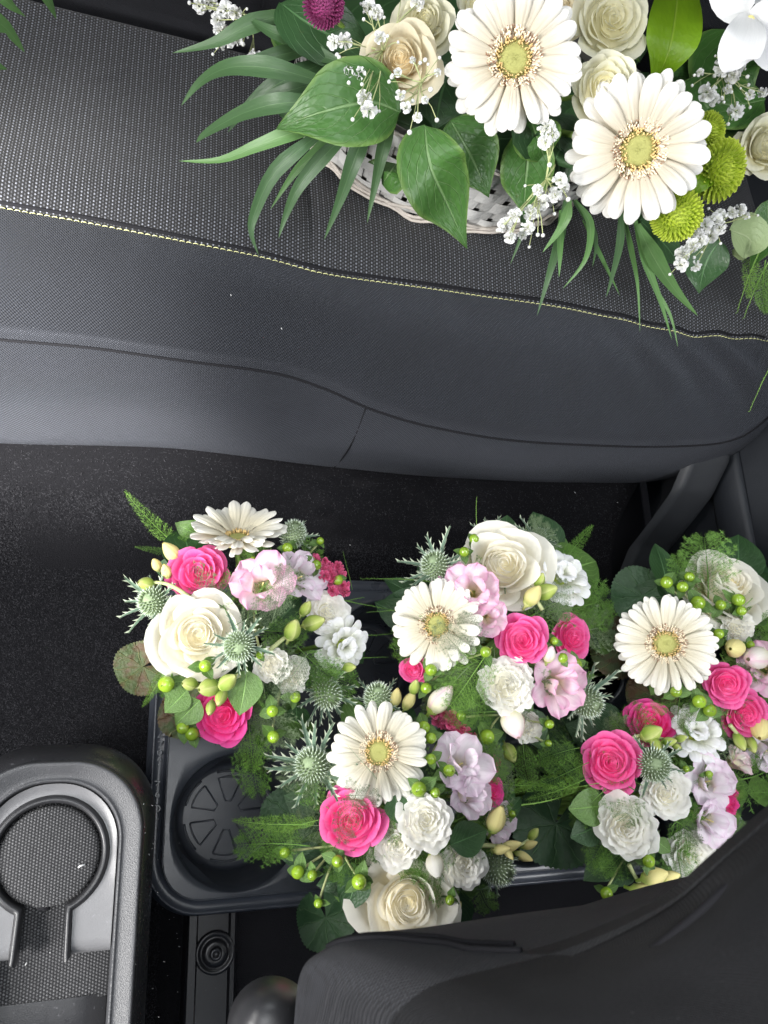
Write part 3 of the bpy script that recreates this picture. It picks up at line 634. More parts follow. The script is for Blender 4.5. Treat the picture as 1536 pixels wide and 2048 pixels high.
def florets(r0, r1, n, h, rad, seed, lean=0.4):
    mb = MB(); r = random.Random(seed)
    for k in range(n):
        a = r.uniform(0, 6.283); q = r0+(r1-r0)*r.random(); hh = h*r.uniform(0.7, 1.2); b = Vector((q*math.cos(a), q*math.sin(a), 0.06+0.035*smooth(.2, .3, q))); d = Vector((math.cos(a)*lean+r.gauss(0, .2), math.sin(a)*lean+r.gauss(0, .2), 1)).normalized()
        mb.tube([b, b+d*hh*0.8, b+d*hh], lambda t: rad*(1.25 if 0.3 < t < 0.9 else 0.7), 4)
    return mb.mesh('florets')
GF1 = florets(0.175, 0.255, 120, 0.085, 0.0105, 1, 0.25); GF2 = florets(0.235, 0.345, 210, 0.095, 0.0085, 2, 0.6); GF3 = florets(0.22, 0.36, 190, 0.08, 0.0065, 3, 0.8)
GDOT = florets(0.0, 0.16, 200, 0.034, 0.0062, 5, 0.1)

def rose_petal(t, k, style, rr):
    """one petal of a rose, wrapped round the axis at layer t (0 heart .. 1 outside)"""
    if style == 'tea':
        rim = 0.03+0.40*t/0.66 if t < 0.66 else 0.43+0.57*((t-0.66)/0.34)**0.9
        h = 0.80+0.06*math.sin(t*4) if t < 0.66 else 0.80-0.42*((t-0.66)/0.34)**1.3; half = lerp(1.75, 1.05, min(1, t*1.3)); belly = rim*0.92+0.10
        curl = 0.03+0.17*smooth(0.5, 1, t); pt = 0.12+0.16*t
    elif style == 'cup':
        rim = 0.05+0.95*t**0.95; h = 0.72+0.10*math.sin(t*3.0)-0.38*t**2.2; half = lerp(1.3, 0.72, min(1, t*1.4)); belly = rim*0.80+0.12; curl = 0.03+0.12*t; pt = 0.06+0.10*t
    elif style == 'frill':
        rim = 0.05+0.95*t**0.9; h = 0.66+0.06*math.sin(t*3.0)-0.34*t**2.0; half = lerp(1.1, 0.60, min(1, t*1.4)); belly = rim*0.76+0.12; curl = 0.04+0.13*t; pt = 0.03; h *= rr.uniform(.92, 1.08)
    else:   # ruffled
        rim = 0.05+0.95*t**0.8; h = 0.60-0.30*t**1.8; half = lerp(1.1, 0.62, min(1, t*1.6)); belly = rim*0.66+0.10; curl = 0.05*t; pt = 0.02; h *= rr.uniform(.85, 1.1); rim *= rr.uniform(.88, 1.08)
    rim *= rr.uniform(0.95, 1.05); h *= rr.uniform(0.94, 1.04); ph = rr.uniform(0, 6.28); ph2 = rr.uniform(0, 6.28); sp = 0.05 if t < 0.6 else 0.02; wav = rr.uniform(0.6, 1.3)
    kink = rr.uniform(-0.5, 0.5)
    def fn(u, v):
        a = 2*u-1
        top = 1-pt*abs(a)**2.2-0.16*abs(a)**6
        s = v*top; b0, b1 = (1-s)**2, 2*s*(1-s)
        r = b0*0.03+b1*belly*0.95+s*s*rim; z = b1*(0.22*h)+s*s*h
        e = smooth(0.78, 1.0, v)
        r += curl*e*e*(0.5+0.5*math.cos(a*2.2+kink)); z -= curl*0.55*e**3*(0.6+0.4*abs(a))
        r += sp*a*0.9*smooth(0.2, 1, v)*(0.35+rim)
        if style == 'frill':
            r += (0.034*math.sin(a*5+ph)+0.020*math.sin(a*10+ph2))*smooth(0.5, 1, v)*wav; z += (0.045*math.sin(a*4.2+ph2)+0.02*math.sin(a*9+ph))*smooth(0.5, 1, v)*wav
        elif style == 'ruffle':
            r += (0.05*math.sin(a*6+ph)+0.03*math.sin(a*13+ph2))*smooth(0.5, 1, v)*wav; z += (0.07*math.sin(a*4.5+ph2)+0.035*math.sin(a*11+ph))*smooth(0.4, 1, v)*wav
        else:
            r += 0.030*math.sin(a*4.2+ph)*smooth(0.4, 1, v)*wav*(0.3+t); z += 0.045*math.sin(a*3.4+ph2)*smooth(0.5, 1, v)*wav*(0.2+t)
            if style == 'tea' and t > 0.7: r += 0.10*e*math.exp(-((a-kink)/0.35)**2)*0.7
        hw = half*(0.35+0.65*smooth(0, 0.5, v)) if t > 0.3 else half
        an = a*hw
        return (r*math.cos(an), r*math.sin(an), z)
    nv = 9 if t > 0.3 else 7
    return MB().grid(12 if style in ('ruffle', 'frill') else 10, nv, fn).mesh('rose_petal')
def rose_proto(style, n, seed):
    rr = random.Random(seed); out = []
    for k in range(n):
        t = k/(n-1); out.append((rose_petal(t, k, style, rr), k*2.39996+rr.uniform(-.2, .2)))
    return out
ROSE = {'tea': [rose_proto('tea', 34, s) for s in (1, 2, 3)], 'cup': [rose_proto('cup', 30, s) for s in (4, 5, 6)], 'frill': [rose_proto('frill', 36, s) for s in (14, 15, 16)], 'ruffle': [rose_proto('ruffle', 44, s) for s in (7, 8)]}
def calyx_mesh():
    mb = MB().lathe([(0.0, 0.10), (0.10, 0.10), (0.16, 0.04), (0.13, -0.06), (0.05, -0.14), (0.035, -0.25), (0.035, -0.9)], 12); return mb.mesh('calyx')
CALYX = calyx_mesh()
HEART = {'frill': MB().lathe([(0, .46), (.2, .48), (.45, .42), (.68, .30), (.78, .18), (.6, .1), (.05, .05)], 20).mesh('heart'), 'tea': MB().lathe([(0, .74), (.06, .735), (.2, .69), (.36, .60), (.42, .45), (.40, .2), (0.05, .1)], 20).mesh('heart'), 'cup': MB().lathe([(0, .54), (.2, .56), (.45, .50), (.68, .36), (.78, .22), (.6, .15), (.05, .05)], 20).mesh('heart'), 'ruffle': MB().lathe([(0, .46), (.3, .44), (.6, .33), (.8, .2), (.5, .08), (.05, .03)], 20).mesh('heart')}
def freesia_petal(seed, inner):
    r = random.Random(seed); tw = r.uniform(-.3, .3); op = r.uniform(0.9, 1.15)
    def fn(u, v):
        a = 2*u-1; wd = 0.40*math.sin(math.pi*min(1, 0.10+0.62*v**0.9))**0.8*(max(0.0, 1-(max(0, v-0.74)/0.26)**2.3)**0.5)
        rad = 0.10+0.16*v+0.78*op*(v**2.1)*(0.8 if inner else 1.0); z = -0.75+1.25*v-0.40*v**3*(0.7 if inner else 1.1)
        return (rad+0.10*a*a*wd, wd*a+tw*0.08*v*a, z+0.12*a*a*wd*2+(0.05*math.sin(a*5+seed)+0.03*math.sin(a*9+seed*2))*v*v)
    return MB().grid(10, 10, fn).mesh('freesia_petal')
FP = [freesia_petal(k, k % 2) for k in range(6)]
FTUBE = MB().lathe([(0.16, -0.55), (0.11, -0.75), (0.06, -1.05), (0.05, -1.5), (0.0, -1.5)], 12).tube([(0, 0, -0.7), (0.04, 0.02, -0.2), (0.07, 0.05, 0.1)], 0.025, 5).mesh('freesia_tube')
def bud_mesh(seed):
    mb = MB(); r = random.Random(seed)
    for k in range(3):
        a0 = k*2.094
        def fn(u, v):
            a = a0+(2*u-1)*1.25; rad = 0.30*math.sin(math.pi*(0.06+0.90*v**0.85))**0.85*(1+0.04*math.cos((2*u-1)*3)+0.10*(u-0.5)); return (rad*math.cos(a), rad*math.sin(a), v)
        mb.grid(6, 9, fn)
    return mb.mesh('bud')
BUD = [bud_mesh(k) for k in range(2)]
BUDCUP = MB().lathe([(0.0, -0.25), (0.05, -0.24), (0.06, -0.05), (0.19, 0.06), (0.22, 0.20), (0.18, 0.22)], 10).mesh('bud_cup')
BERRY = MB().lathe([(0.0, -0.95), (0.45, -0.85), (0.80, -0.52), (0.97, -0.05), (0.95, 0.35), (0.74, 0.75), (0.40, 1.0), (0.14, 1.10), (0.07, 1.13), (0.0, 1.13)], 20).mesh('berry')
BTIP = MB().tube([(0, 0, 1.08), (0, 0, 1.30), (0.05, 0, 1.42)], lambda t: 0.07*(1-0.6*t), 5).mesh('berry_tip')
def oval_leaf(seed, w_=0.38, fold=0.12, bend=0.25, pw=0.75):
    r = random.Random(seed); tw = r.uniform(-.2, .2)
    def fn(u, v):
        a = 2*u-1; wd = w_*(math.sin(math.pi*min(1, v)**pw)**0.85 if 0 < v < 1 else 0.012)
        return (wd*a, v, fold*abs(a)*wd*2-bend*v*v+0.02*math.sin(v*9+seed)*abs(a)+tw*a*v*wd)
    return MB().grid(6, 9, fn).mesh('leaf')
OVAL = [oval_leaf(k) for k in range(3)]; SALALM = [oval_leaf(10+k, 0.30, 0.10, 0.18, 0.82) for k in range(3)]
def galax_mesh(seed):
    r = random.Random(seed); p1 = r.uniform(0, 6)
    def fn(u, v):
        a = 0.18+u*(2*math.pi-0.36)-math.pi/2; rad = v*(1+0.05*math.sin(3*a+p1))*(1-0.12*math.exp(-((u-0.5)*2)**2/0.9)*0)
        if v > 0.99: rad *= 1+0.022*(1 if round(u*96) % 2 else -1)
        z = 0.16*v*v+0.07*v*math.sin(a*4+p1)+0.035*abs(math.sin(a*3.5))*v
        return (rad*math.cos(a), rad*math.sin(a)+0.1, z)
    return MB().grid(96, 7, fn).mesh('galax_leaf')
GALAX = [galax_mesh(k) for k in range(2)]
def bract_mesh(seed, narrow=False):
    r = random.Random(seed); mb = MB(); n = 12; ph = r.uniform(0, 1)
    def width(v):
        base = 0.048*math.sin(math.pi*min(1, 0.12+0.80*v))**0.7*(1-v)**0.35+0.008
        return base*(0.55 if narrow else 1.0)
    for i in range(n):
        v0, v1 = i/n, (i+1)/n; w0, w1 = width(v0), width(v1)
        def z(v): return 0.10*math.sin(v*2.0)-0.05*v*v
        for s in (-1, 1):
            tooth = 1.7 if (i % 2 == (s > 0)) and i > 1 else 1.0
            b = len(mb.v)
            pts = [(0, v0, z(v0)), (s*w0, v0, z(v0)+0.03), (s*w1*tooth+s*(0.034 if tooth > 1 else 0), v1+(0.06 if tooth > 1 else 0), z(v1)+0.05+0.03*(tooth > 1)), (s*w1, v1, z(v1)+0.03), (0, v1, z(v1))]
            uvs = [(0.5, v0), (0.5+s*0.5, v0), (0.5+s*0.5, v1), (0.5+s*0.45, v1), (0.5, v1)]
            if s < 0: pts.reverse(); uvs.reverse()
            mb.v += pts; mb.uv += uvs; mb.f.append(tuple(range(b, b+5))); mb.m.append(0)
    return mb.mesh('bract')
BRACT = [bract_mesh(1), bract_mesh(2), bract_mesh(3, True)]
def thistle_mesh():
    mb = MB(); mb.lathe([(0, -0.5), (0.5, -0.4), (0.8, 0.0), (0.82, 0.5), (0.6, 1.0), (0.25, 1.28), (0, 1.32)], 16)
    n = 190
    for k in range(n):
        t = (k+0.5)/n; zz = 1.30-1.65*t; rad = 0.83*math.sqrt(max(0.02, 1-((zz-0.35)/1.02)**2)); a = k*2.39996
        p = Vector((rad*math.cos(a), rad*math.sin(a), zz)); d = Vector((rad*math.cos(a), rad*math.sin(a), (zz-0.2)*0.8+0.15)).normalized()
        mb.tube([p-d*0.03, p+d*0.10, p+d*0.19], lambda q: 0.072*(1-0.45*q), 5, 0); mb.tube([p+d*0.17, p+d*0.24+Vector((0, 0, 0.02)), p+d*0.36], lambda q: 0.045*(1-0.9*q), 4, 1, False)
    return mb.mesh('thistle_head')
THISTLE = thistle_mesh()
def fern_mesh(seed, kind):
    r = random.Random(seed); mb = MB()
    def needles(a, b, n, ln, wd, spread=1.0):
        d = (b-a).normalized(); o = d.orthogonal().normalized(); c = d.cross(o)
        for k in range(n):
            p = a.lerp(b, (k+r.random())/n); an = r.uniform(0, 6.283); q = (o*math.cos(an)+c*math.sin(an)*0.7)*spread+d*r.uniform(0.4, 0.9); q = q.normalized()*ln*r.uniform(0.6, 1.2); s = q.orthogonal().normalized()*wd
            bb = len(mb.v); mb.v += [tuple(p-s), tuple(p+s), tuple(p+q*0.6+s*0.8), tuple(p+q)]; mb.uv += [(0, 0)]*4; mb.f.append((bb, bb+1, bb+2, bb+3)); mb.m.append(0)
    arc = lambda t: Vector((0.06*math.sin(t*2.2+seed), t, -0.16*t*t+0.05*math.sin(t*3)))
    mb.tube([arc(i/14) for i in range(15)], lambda t: 0.009*(1-0.75*t), 5)
    if kind == 'plume':      # dense foxtail tip
        for i in range(46):
            t = 0.10+0.90*i/45; p = arc(t); ln = 0.17*(1-t)**0.8*(0.5+0.5*min(1, t*5))+0.02
            for s in (-1, 1):
                d = Vector((s*r.uniform(.7, 1), r.uniform(.5, .9), r.uniform(-.2, .45))).normalized()*ln
                e = p+d; needles(p, e, max(4, int(ln*120)), 0.042, 0.0028)
        needles(arc(.85), arc(1.0), 30, 0.03, 0.0028)
    elif kind == 'spray':    # flat feathery frond
        for i in range(22):
            t = 0.12+0.86*i/21; p = arc(t); ln = (0.34*math.sin(math.pi*(0.15+0.8*t))+0.03)*r.uniform(.7, 1.1)
            for s in (-1, 1):
                d = Vector((s*r.uniform(.75, 1), r.uniform(.3, .8), r.uniform(-.15, .25))).normalized()*ln
                mb.tube([p, p+d*0.5+Vector((0, 0, .01)), p+d], 0.0022, 3, 0, False); m = 4
                for q in range(m):
                    x = p+d*((q+0.6)/m)
                    for s2 in (-1, 1):
                        f = (d.normalized()+Vector((-d.y, d.x, r.uniform(-.3, .3))).normalized()*s2*0.9).normalized()*0.075*(1.1-q/m); needles(x, x+f, 7, 0.044, 0.0021)
    else:                    # thin single strand
        needles(arc(0.1), arc(0.4), 34, 0.035, 0.003); needles(arc(0.4), arc(0.7), 34, 0.033, 0.003); needles(arc(0.7), arc(1.0), 34, 0.026, 0.003)
    return mb.mesh('fern_frond')
FERN = {k: [fern_mesh(s, k) for s in (1, 2, 3)] for k in ('plume', 'spray', 'strand')}
def puff_mesh(seed, n=16, flat=False):
    r = random.Random(seed); mb = MB()
    for k in range(n):
        a = k*2.4+r.uniform(-.3, .3); el = lerp(1.45, -0.5, (k/(n-1))**0.8); d = Vector((math.cos(a)*math.cos(el), math.sin(a)*math.cos(el), math.sin(el))); o = d.orthogonal().normalized(); c = d.cross(o); tw = r.uniform(0, 3); o, c = o*math.cos(tw)+c*math.sin(tw), c*math.cos(tw)-o*math.sin(tw); p1 = r.uniform(0, 6)
        mb.grid(5, 3, lambda u, v: d*(0.25+0.75*v)*(1-0.25*(2*u-1)**2)+o*((2*u-1)*0.48*(0.4+0.6*v))+c*(0.14*math.sin((2*u-1)*5+p1)*v))
    return mb.mesh('blossom')
PUFF = [puff_mesh(k) for k in range(4)]
def pompon_mesh(seed, n=230):
    mb = MB(); r = random.Random(seed)
    for k in range(n):
        t = (k+0.5)/n; el = math.asin(1-1.55*t); a = k*2.39996; d = Vector((math.cos(a)*math.cos(el), math.sin(a)*math.cos(el), math.sin(el)*0.8)); up = (Vector((0, 0, 1))-d*d.z); up = up.normalized() if up.length > .05 else Vector((1, 0, 0)); sd = d.cross(up); ln = r.uniform(.9, 1.05)
        mb.grid(3, 4, lambda u, v: d*(0.55+0.45*v*ln)+up*(0.06*v*v+0.10*(1-t)*v)+sd*((2*u-1)*0.085*(1-0.5*v*v))+d*(-0.05*v*(2*u-1)**2)+up*(0.05*(2*u-1)**2*v))
    return mb.mesh('pompon_petals')
POMPON = [pompon_mesh(1), pompon_mesh(2)]
POMCORE = MB().lathe([(0, -0.5), (0.4, -0.45), (0.62, -0.1), (0.6, 0.3), (0.3, 0.55), (0, 0.6)], 14).mesh('pompon_core')

# ================================================================ BOUQUETS
class Bouquet:
    def __init__(s, name, label, cat, cpx, base, zc, rad, drop=0.06, group=None):
        s.root = thing(name, label, cat, base, group); s.c = cpx; s.base = Vector(base); s.zc = zc; s.rad = rad; s.drop = drop
        s.cw = P(cpx[0], cpx[1], zc)
    def z(s, px, py, dz=0):
        d = math.hypot(px-s.c[0], py-s.c[1])/s.rad; return s.zc-s.drop*min(d*d, 2.2)+dz
    def pos(s, px, py, dz=0): return P(px, py, s.z(px, py, dz))
    def nrm(s, p, tilt=(0, 0), out=0.45):
        toc = (CAMP-p).normalized(); o = Vector((p.x-s.cw.x, p.y-s.cw.y, 0))
        o = o/max(1e-6, s.rad*0.68/1536)*out
        return (toc*0.75+Vector((0, 0, 0.35))+o*0.5+Vector((tilt[0], tilt[1], 0))).normalized()
    def size(s, px, py, r, dz=0): return r*depth(px, py, s.z(px, py, dz))/1536
def stemlink(b, top, name='flower_stem', mat=None, r=0.0022):
    a = Vector(top); q = b.base+Vector((jit(.012), jit(.012), 0)); mid = a.lerp(q, .5)+Vector((0, 0, -0.01)); mid.x = lerp(a.x, q.x, .65); mid.y = lerp(a.y, q.y, .65)
    obj(name, MB().tube(spline([q, mid, a], 8), r, 6).mesh(name), mat or M['stem'], b.root)
def gerbera(b, px, py, r, tilt=(0, 0), dz=0, mat='gerbera', n=(22, 21), cup=0.0, out=0.45, nrm=None, name='gerbera', fat=0.86):
    p = b.pos(px, py, dz); S = b.size(px, py, r, dz)/0.98; nn = Vector(nrm) if nrm else b.nrm(p, tilt, out); F = basis(p-nn.normalized()*0.06*S, nn, R_.uniform(0, 6), S)
    g = obj(name, GD, M['disc'], b.root, F); lp, lq = R_.uniform(0.02, .12), R_.uniform(0, 6)
    obj('gold_florets', GF1, M['floret_gold'], g, local=Matrix.Identity(4)); obj('cream_florets', GF2, M['floret_cream'], g, local=Matrix.Identity(4)); obj('brown_florets', GF3, M['floret_brown'], g, local=Matrix.Identity(4)); obj('disc_florets', GDOT, M['disc'], g, local=Matrix.Identity(4))
    for w_, (cnt, lean, sc_, dz_) in enumerate(((n[0], 0.10+cup, 0.97, 0.015), (n[1], -0.02+cup, 1.0, -0.02))):
        for k in range(cnt):
            a = 2*math.pi*(k+0.5*w_)/cnt+jit(0.07); L = sc_*(1+jit(0.05)); wd = R_.uniform(1.0, 1.28)*fat
            mm = Matrix.Translation((0, 0, dz_)) @ Matrix.Rotation(a, 4, 'Z') @ Matrix.Rotation(lean+jit(.11)+lp*math.sin(a+lq), 4, 'X') @ Matrix.Rotation(jit(.2), 4, 'Y') @ Matrix.Diagonal((wd, L, 1, 1))
            obj('petal', R_.choice(GP), M[mat], g, local=mm)
    stemlink(b, p-nn*0.15*S, r=0.003); return g
def mum(b, px, py, r, tilt=(0, 0), dz=0, out=0.45, n=(13, 14, 15), nrm=None):
    p = b.pos(px, py, dz); S = b.size(px, py, r, dz); nn = Vector(nrm).normalized() if nrm else b.nrm(p, tilt, out); F = basis(p-nn*0.12*S, nn, R_.uniform(0, 6), S)
    g = obj('chrysanthemum', GD, M['mum_eye'], b.root, F @ Matrix.Scale(0.8, 4))
    for w_, cnt in enumerate(n):
        for k in range(cnt):
            a = 2*math.pi*(k+0.37*w_)/cnt+jit(.12); lean = [0.85, 0.42, 0.08][w_]+jit(.12); L = [0.72, 0.95, 1.08][w_]*1.2
            obj('petal', R_.choice(MP), M['mum_white'], g, local=Matrix.Translation((0, 0, [0.05, 0.0, -0.04][w_])) @ Matrix.Rotation(a, 4, 'Z') @ Matrix.Rotation(lean, 4, 'X') @ Matrix.Rotation(jit(.2), 4, 'Y') @ Matrix.Diagonal((1.25, L, 1.2, 1)))
    stemlink(b, p-nn*0.3*S); return g
def rose(b, px, py, r, mat, style='cup', tilt=(0, 0), dz=0, out=0.5, var=None, nrm=None, name='rose', spin=None):
    p = b.pos(px, py, dz); S = b.size(px, py, r, dz); nn = Vector(nrm).normalized() if nrm else b.nrm(p, tilt, out)
    F = basis(p-nn*0.55*S, nn, R_.uniform(0, 6) if spin is None else spin, S)
    g = obj(name, CALYX, M['stem'], b.root, F); protos = ROSE[style]; pr = protos[var % len(protos) if var is not None else R_.randrange(len(protos))]
    obj('heart', HEART[style], M[mat], g, local=Matrix.Identity(4))
    for me, a in pr: obj('petal', me, M[mat], g, local=Matrix.Rotation(a, 4, 'Z') @ Matrix.Rotation(jit(.05), 4, 'X'))
    stemlink(b, p-nn*0.8*S); return g
def freesia(b, px, py, r, mat='freesia', tilt=(0, 0), dz=0, out=0.6, nrm=None):
    p = b.pos(px, py, dz); S = b.size(px, py, r, dz); nn = Vector(nrm).normalized() if nrm else b.nrm(p, tilt, out); F = basis(p, nn, R_.uniform(0, 6), S)
    g = obj('freesia', FTUBE, M['bud_yellow'], b.root, F)
    for k in range(6): obj('petal', FP[(k*2) % 6 + (k >= 3)] if k % 3 else FP[k % 2], M[mat], g, local=Matrix.Rotation(k*math.pi/3+jit(.15), 4, 'Z') @ Matrix.Rotation(jit(.15), 4, 'Y') @ Matrix.Diagonal((1, R_.uniform(1.0, 1.25), 1, 1)))
    for k in range(4): obj('petal', FP[k], M[mat], g, local=Matrix.Translation((0, 0, 0.12)) @ Matrix.Rotation(k*1.6+jit(.5), 4, 'Z') @ Matrix.Rotation(-0.35+jit(.25), 4, 'Y') @ Matrix.Diagonal((0.62, 0.62*R_.uniform(.9, 1.3), 0.85, 1)))
    return g
def bud(b, px, py, ln, ang, mat='bud_green', wd=1.0, dz=0.01, lift=0.35):
    """a closed freesia bud; ang is its direction in the picture, degrees counter-clockwise from right"""
    z = b.z(px, py, dz); c, s = math.cos(math.radians(ang)), math.sin(math.radians(ang)); a = P(px-c*ln/2, py+s*ln/2, z-0.004); e = P(px+c*ln/2, py-s*ln/2, z+0.004)
    L = (e-a).length; d = (e-a).normalized()+Vector((0, 0, lift)); F = basis(a, d, R_.uniform(0, 6), (L*wd, L*wd, L))
    g = obj('flower_bud', R_.choice(BUD), M[mat], b.root, F); obj('bud_cup', BUDCUP, M['bud_green'], g, local=Matrix.Identity(4)); return a
def budspray(b, stem, buds):
    """stem: picture points of the stalk; buds: (px, py, length, angle, material, width)"""
    obj('bud_stalk', MB().tube(spline([b.pos(x, y, 0.004) for x, y in stem], 14), lambda t: 0.0022-0.0010*t, 6).mesh('bud_stalk'), M['stem_pale'], b.root)
    for q in buds: bud(b, *q)
def berries(b, pts, root=None, dz=0.012, leaves=2):
    """a sprig of green berries; pts: (px, py, r)"""
    mx = sum(p[0] for p in pts)/len(pts); my = sum(p[1] for p in pts)/len(pts); root = root or (lerp(mx, b.c[0], .25), lerp(my, b.c[1], .25))
    r0 = b.pos(root[0], root[1], -0.03); mb = MB(); W = []
    for (x, y, r) in pts:
        p = b.pos(x, y, dz); o = Vector((p.x-r0.x, p.y-r0.y, 0)); d = (Vector((0, 0, 1))+o*14+Vector((jit(.3), jit(.3), 0))).normalized(); S = b.size(x, y, r, dz)*R_.uniform(.76, 1.0); W.append((p, d, S))
        mb.tube(spline([r0, r0.lerp(p, .5)+Vector((0, 0, -.004)), p-d*S*0.9], 7), 0.0011, 5)
    sp = obj('berry_sprig', mb.mesh('berry_sprig'), M['stem_pale'], b.root)
    for (p, d, S) in W:
        obj('berry', BERRY, M['berry'], sp, basis(p, d, 0, (S, S, S*R_.uniform(.95, 1.08)))); obj('berry_tip', BTIP, M['berry_tip'], sp, basis(p, d, jit(3), S))
        a0 = R_.uniform(0, 6)
        for k in range(leaves+1):
            F = basis(p-d*S*0.8, d, a0+k*2.2+jit(.4), 1.0) @ Matrix.Rotation(0.15+jit(.35), 4, 'X') @ Matrix.Scale(S*R_.uniform(1.9, 2.7), 4)
            obj('leaf', R_.choice(OVAL), M['leaf_small'], sp, F)
def thistle(b, px, py, r, tilt=(0, 0), dz=0.006, n=11, spread=2.6, out=0.6, lean=0.35, grey=True):
    p = b.pos(px, py, dz); S = b.size(px, py, r, dz); nn = b.nrm(p, tilt, out); F = basis(p-nn*0.4*S, nn, R_.uniform(0, 6), S*1.12)
    g = obj('sea_holly', THISTLE, [M['thistle'], M['thistle_tip']], b.root, F)
    for k in range(n):
        a = 2*math.pi*k/n+jit(.18); L = spread*R_.uniform(.75, 1.1)
        obj('bract', BRACT[k % 2], M['bract'], g, local=Matrix.Translation((0, 0, -0.35)) @ Matrix.Rotation(a, 4, 'Z') @ Matrix.Rotation(lean+jit(.22), 4, 'X') @ Matrix.Rotation(jit(.4), 4, 'Y') @ Matrix.Diagonal((L*1.15, L, L, 1)))
    for k in range(6):
        a = R_.uniform(0, 6.28); L = spread*R_.uniform(.35, .55)
        obj('bract', BRACT[2], M['bract'], g, local=Matrix.Translation((0, 0, -0.25)) @ Matrix.Rotation(a, 4, 'Z') @ Matrix.Rotation(lean+0.1+jit(.2), 4, 'X') @ Matrix.Scale(L, 4))
    stemlink(b, p-nn*0.6*S); return g
def frond(b, x0_, y0_, x1_, y1_, kind='spray', mat='fern', dz=(0, 0), wide=1.0, roll=0.0):
    a = b.pos(x0_, y0_, dz[0]); e = P(x1_, y1_, b.z(x0_, y0_, dz[1])) ; d = e-a; L = d.length; y = d.normalized(); z = (CAMP-a).normalized(); z = (z-y*z.dot(y)).normalized(); x = y.cross(z)
    F = Matrix.Translation(a) @ Matrix((x, y, z)).transposed().to_4x4() @ Matrix.Rotation(roll, 4, 'Y') @ Matrix.Diagonal((L*wide, L, L, 1))
    return obj('fern_frond', R_.choice(FERN[kind]), M[mat], b.root, F)
def leaf_at(b, x0_, y0_, x1_, y1_, wide, mat='leaf_small', dz=(0, 0), meshes=None, roll=0.0, name='leaf'):
    a = b.pos(x0_, y0_, dz[0]); e = P(x1_, y1_, b.z(x0_, y0_, dz[1])); d = e-a; L = d.length; y = d.normalized(); z = (CAMP-a).normalized()*0.6+Vector((0, 0, .5)); z = (z-y*z.dot(y)).normalized(); x = y.cross(z)
    F = Matrix.Translation(a) @ Matrix((x, y, z)).transposed().to_4x4() @ Matrix.Rotation(roll, 4, 'Y') @ Matrix.Diagonal((L*wide, L, L*.7, 1))
    return obj(name, R_.choice(meshes or OVAL), M[mat], b.root, F)
def galax(b, px, py, r, ang=0, mat='galax', dz=-0.03, tilt=(0, 0), var=0):
    p = b.pos(px, py, dz); S = b.size(px, py, r, dz); nn = b.nrm(p, tilt, 0.5); return obj('galax_leaf', GALAX[var], M[mat], b.root, basis(p, nn, math.radians(ang), S))
def statice(b, pts, r=9, mat='statice', name='statice'):
    stemlink(b, b.pos(*pts[0], -0.02)); mb = MB().tube(spline([b.pos(x, y, -0.006) for x, y in pts], 10), 0.0014, 5); g = obj(name, mb.mesh(name), M['stem_pale'], b.root)
    n = 0
    for q in spline([Vector((x, y, 0)) for x, y in pts], 14 if len(pts) > 2 else 6):
        for k in range(3):
            x, y = q.x+jit(r*1.4), q.y+jit(r*1.4); p = b.pos(x, y, R_.uniform(-.004, .012)); S = b.size(x, y, r*R_.uniform(.8, 1.3))
            obj('blossom', R_.choice(PUFF), M[mat], g, basis(p, b.nrm(p)+Vector((jit(.4), jit(.4), 0)), jit(3), S))
def gypso(b, start, tips, r=12, name='gypsophila', dz=0.01, buds=True):
    """baby's breath: stems fan from start to picture points (px, py, r) with white puffs"""
    s0 = b.pos(*start, dz-0.03); mb = MB(); bl = []; hub = b.pos(lerp(start[0], sum(t[0] for t in tips)/len(tips), .5), lerp(start[1], sum(t[1] for t in tips)/len(tips), .5), dz-0.01)
    mb.tube(spline([s0, s0.lerp(hub, .5)+Vector((0, 0, .003)), hub], 6), 0.0010, 4); db = MB()
    for (x, y, rr_) in tips:
        p = b.pos(x, y, dz+jit(.006)); j = hub.lerp(p, .45)+Vector((jit(.004), jit(.004), jit(.003))); mb.tube(spline([hub, j, p], 6), 0.0006, 4); bl.append((p, b.size(x, y, rr_*1.2, dz)))
        if buds:
            for k in range(2):
                q = p+Vector((jit(.014), jit(.014), jit(.008))); mb.tube([j, j.lerp(q, .6)+Vector((0, 0, .002)), q], 0.0004, 3); db.add(_ball, Matrix.Translation(q) @ Matrix.Scale(R_.uniform(.0012, .0022), 4))
    g = obj(name, mb.mesh(name), M['stem_pale'], b.root)
    if buds: tag(obj('bud_cluster', db.mesh('bud_cluster'), M['baby'], g), kind='stuff')
    for p, S in bl: obj('blossom', R_.choice(PUFF), M['baby'], g, basis(p, b.nrm(p)+Vector((jit(.6), jit(.6), 0)), jit(3), S))
_ball = MB().lathe([(0, -1), (0.7, -.7), (1, 0), (0.7, .7), (0, 1)], 7)
def pompon(b, px, py, r, mat='pompon', tilt=(0, 0), sc=(1, 1, 1), dz=0, out=0.6):
    p = b.pos(px, py, dz); S = b.size(px, py, r, dz); nn = b.nrm(p, tilt, out); g = obj('button_chrysanthemum', POMCORE, M[mat], b.root, basis(p-nn*S*0.3, nn, 0, (S*sc[0], S*sc[1], S*sc[2])))
    tag(obj('petal_mass', R_.choice(POMPON), M[mat], g, local=Matrix.Identity(4)), kind='stuff'); stemlink(b, p-nn*S); return g
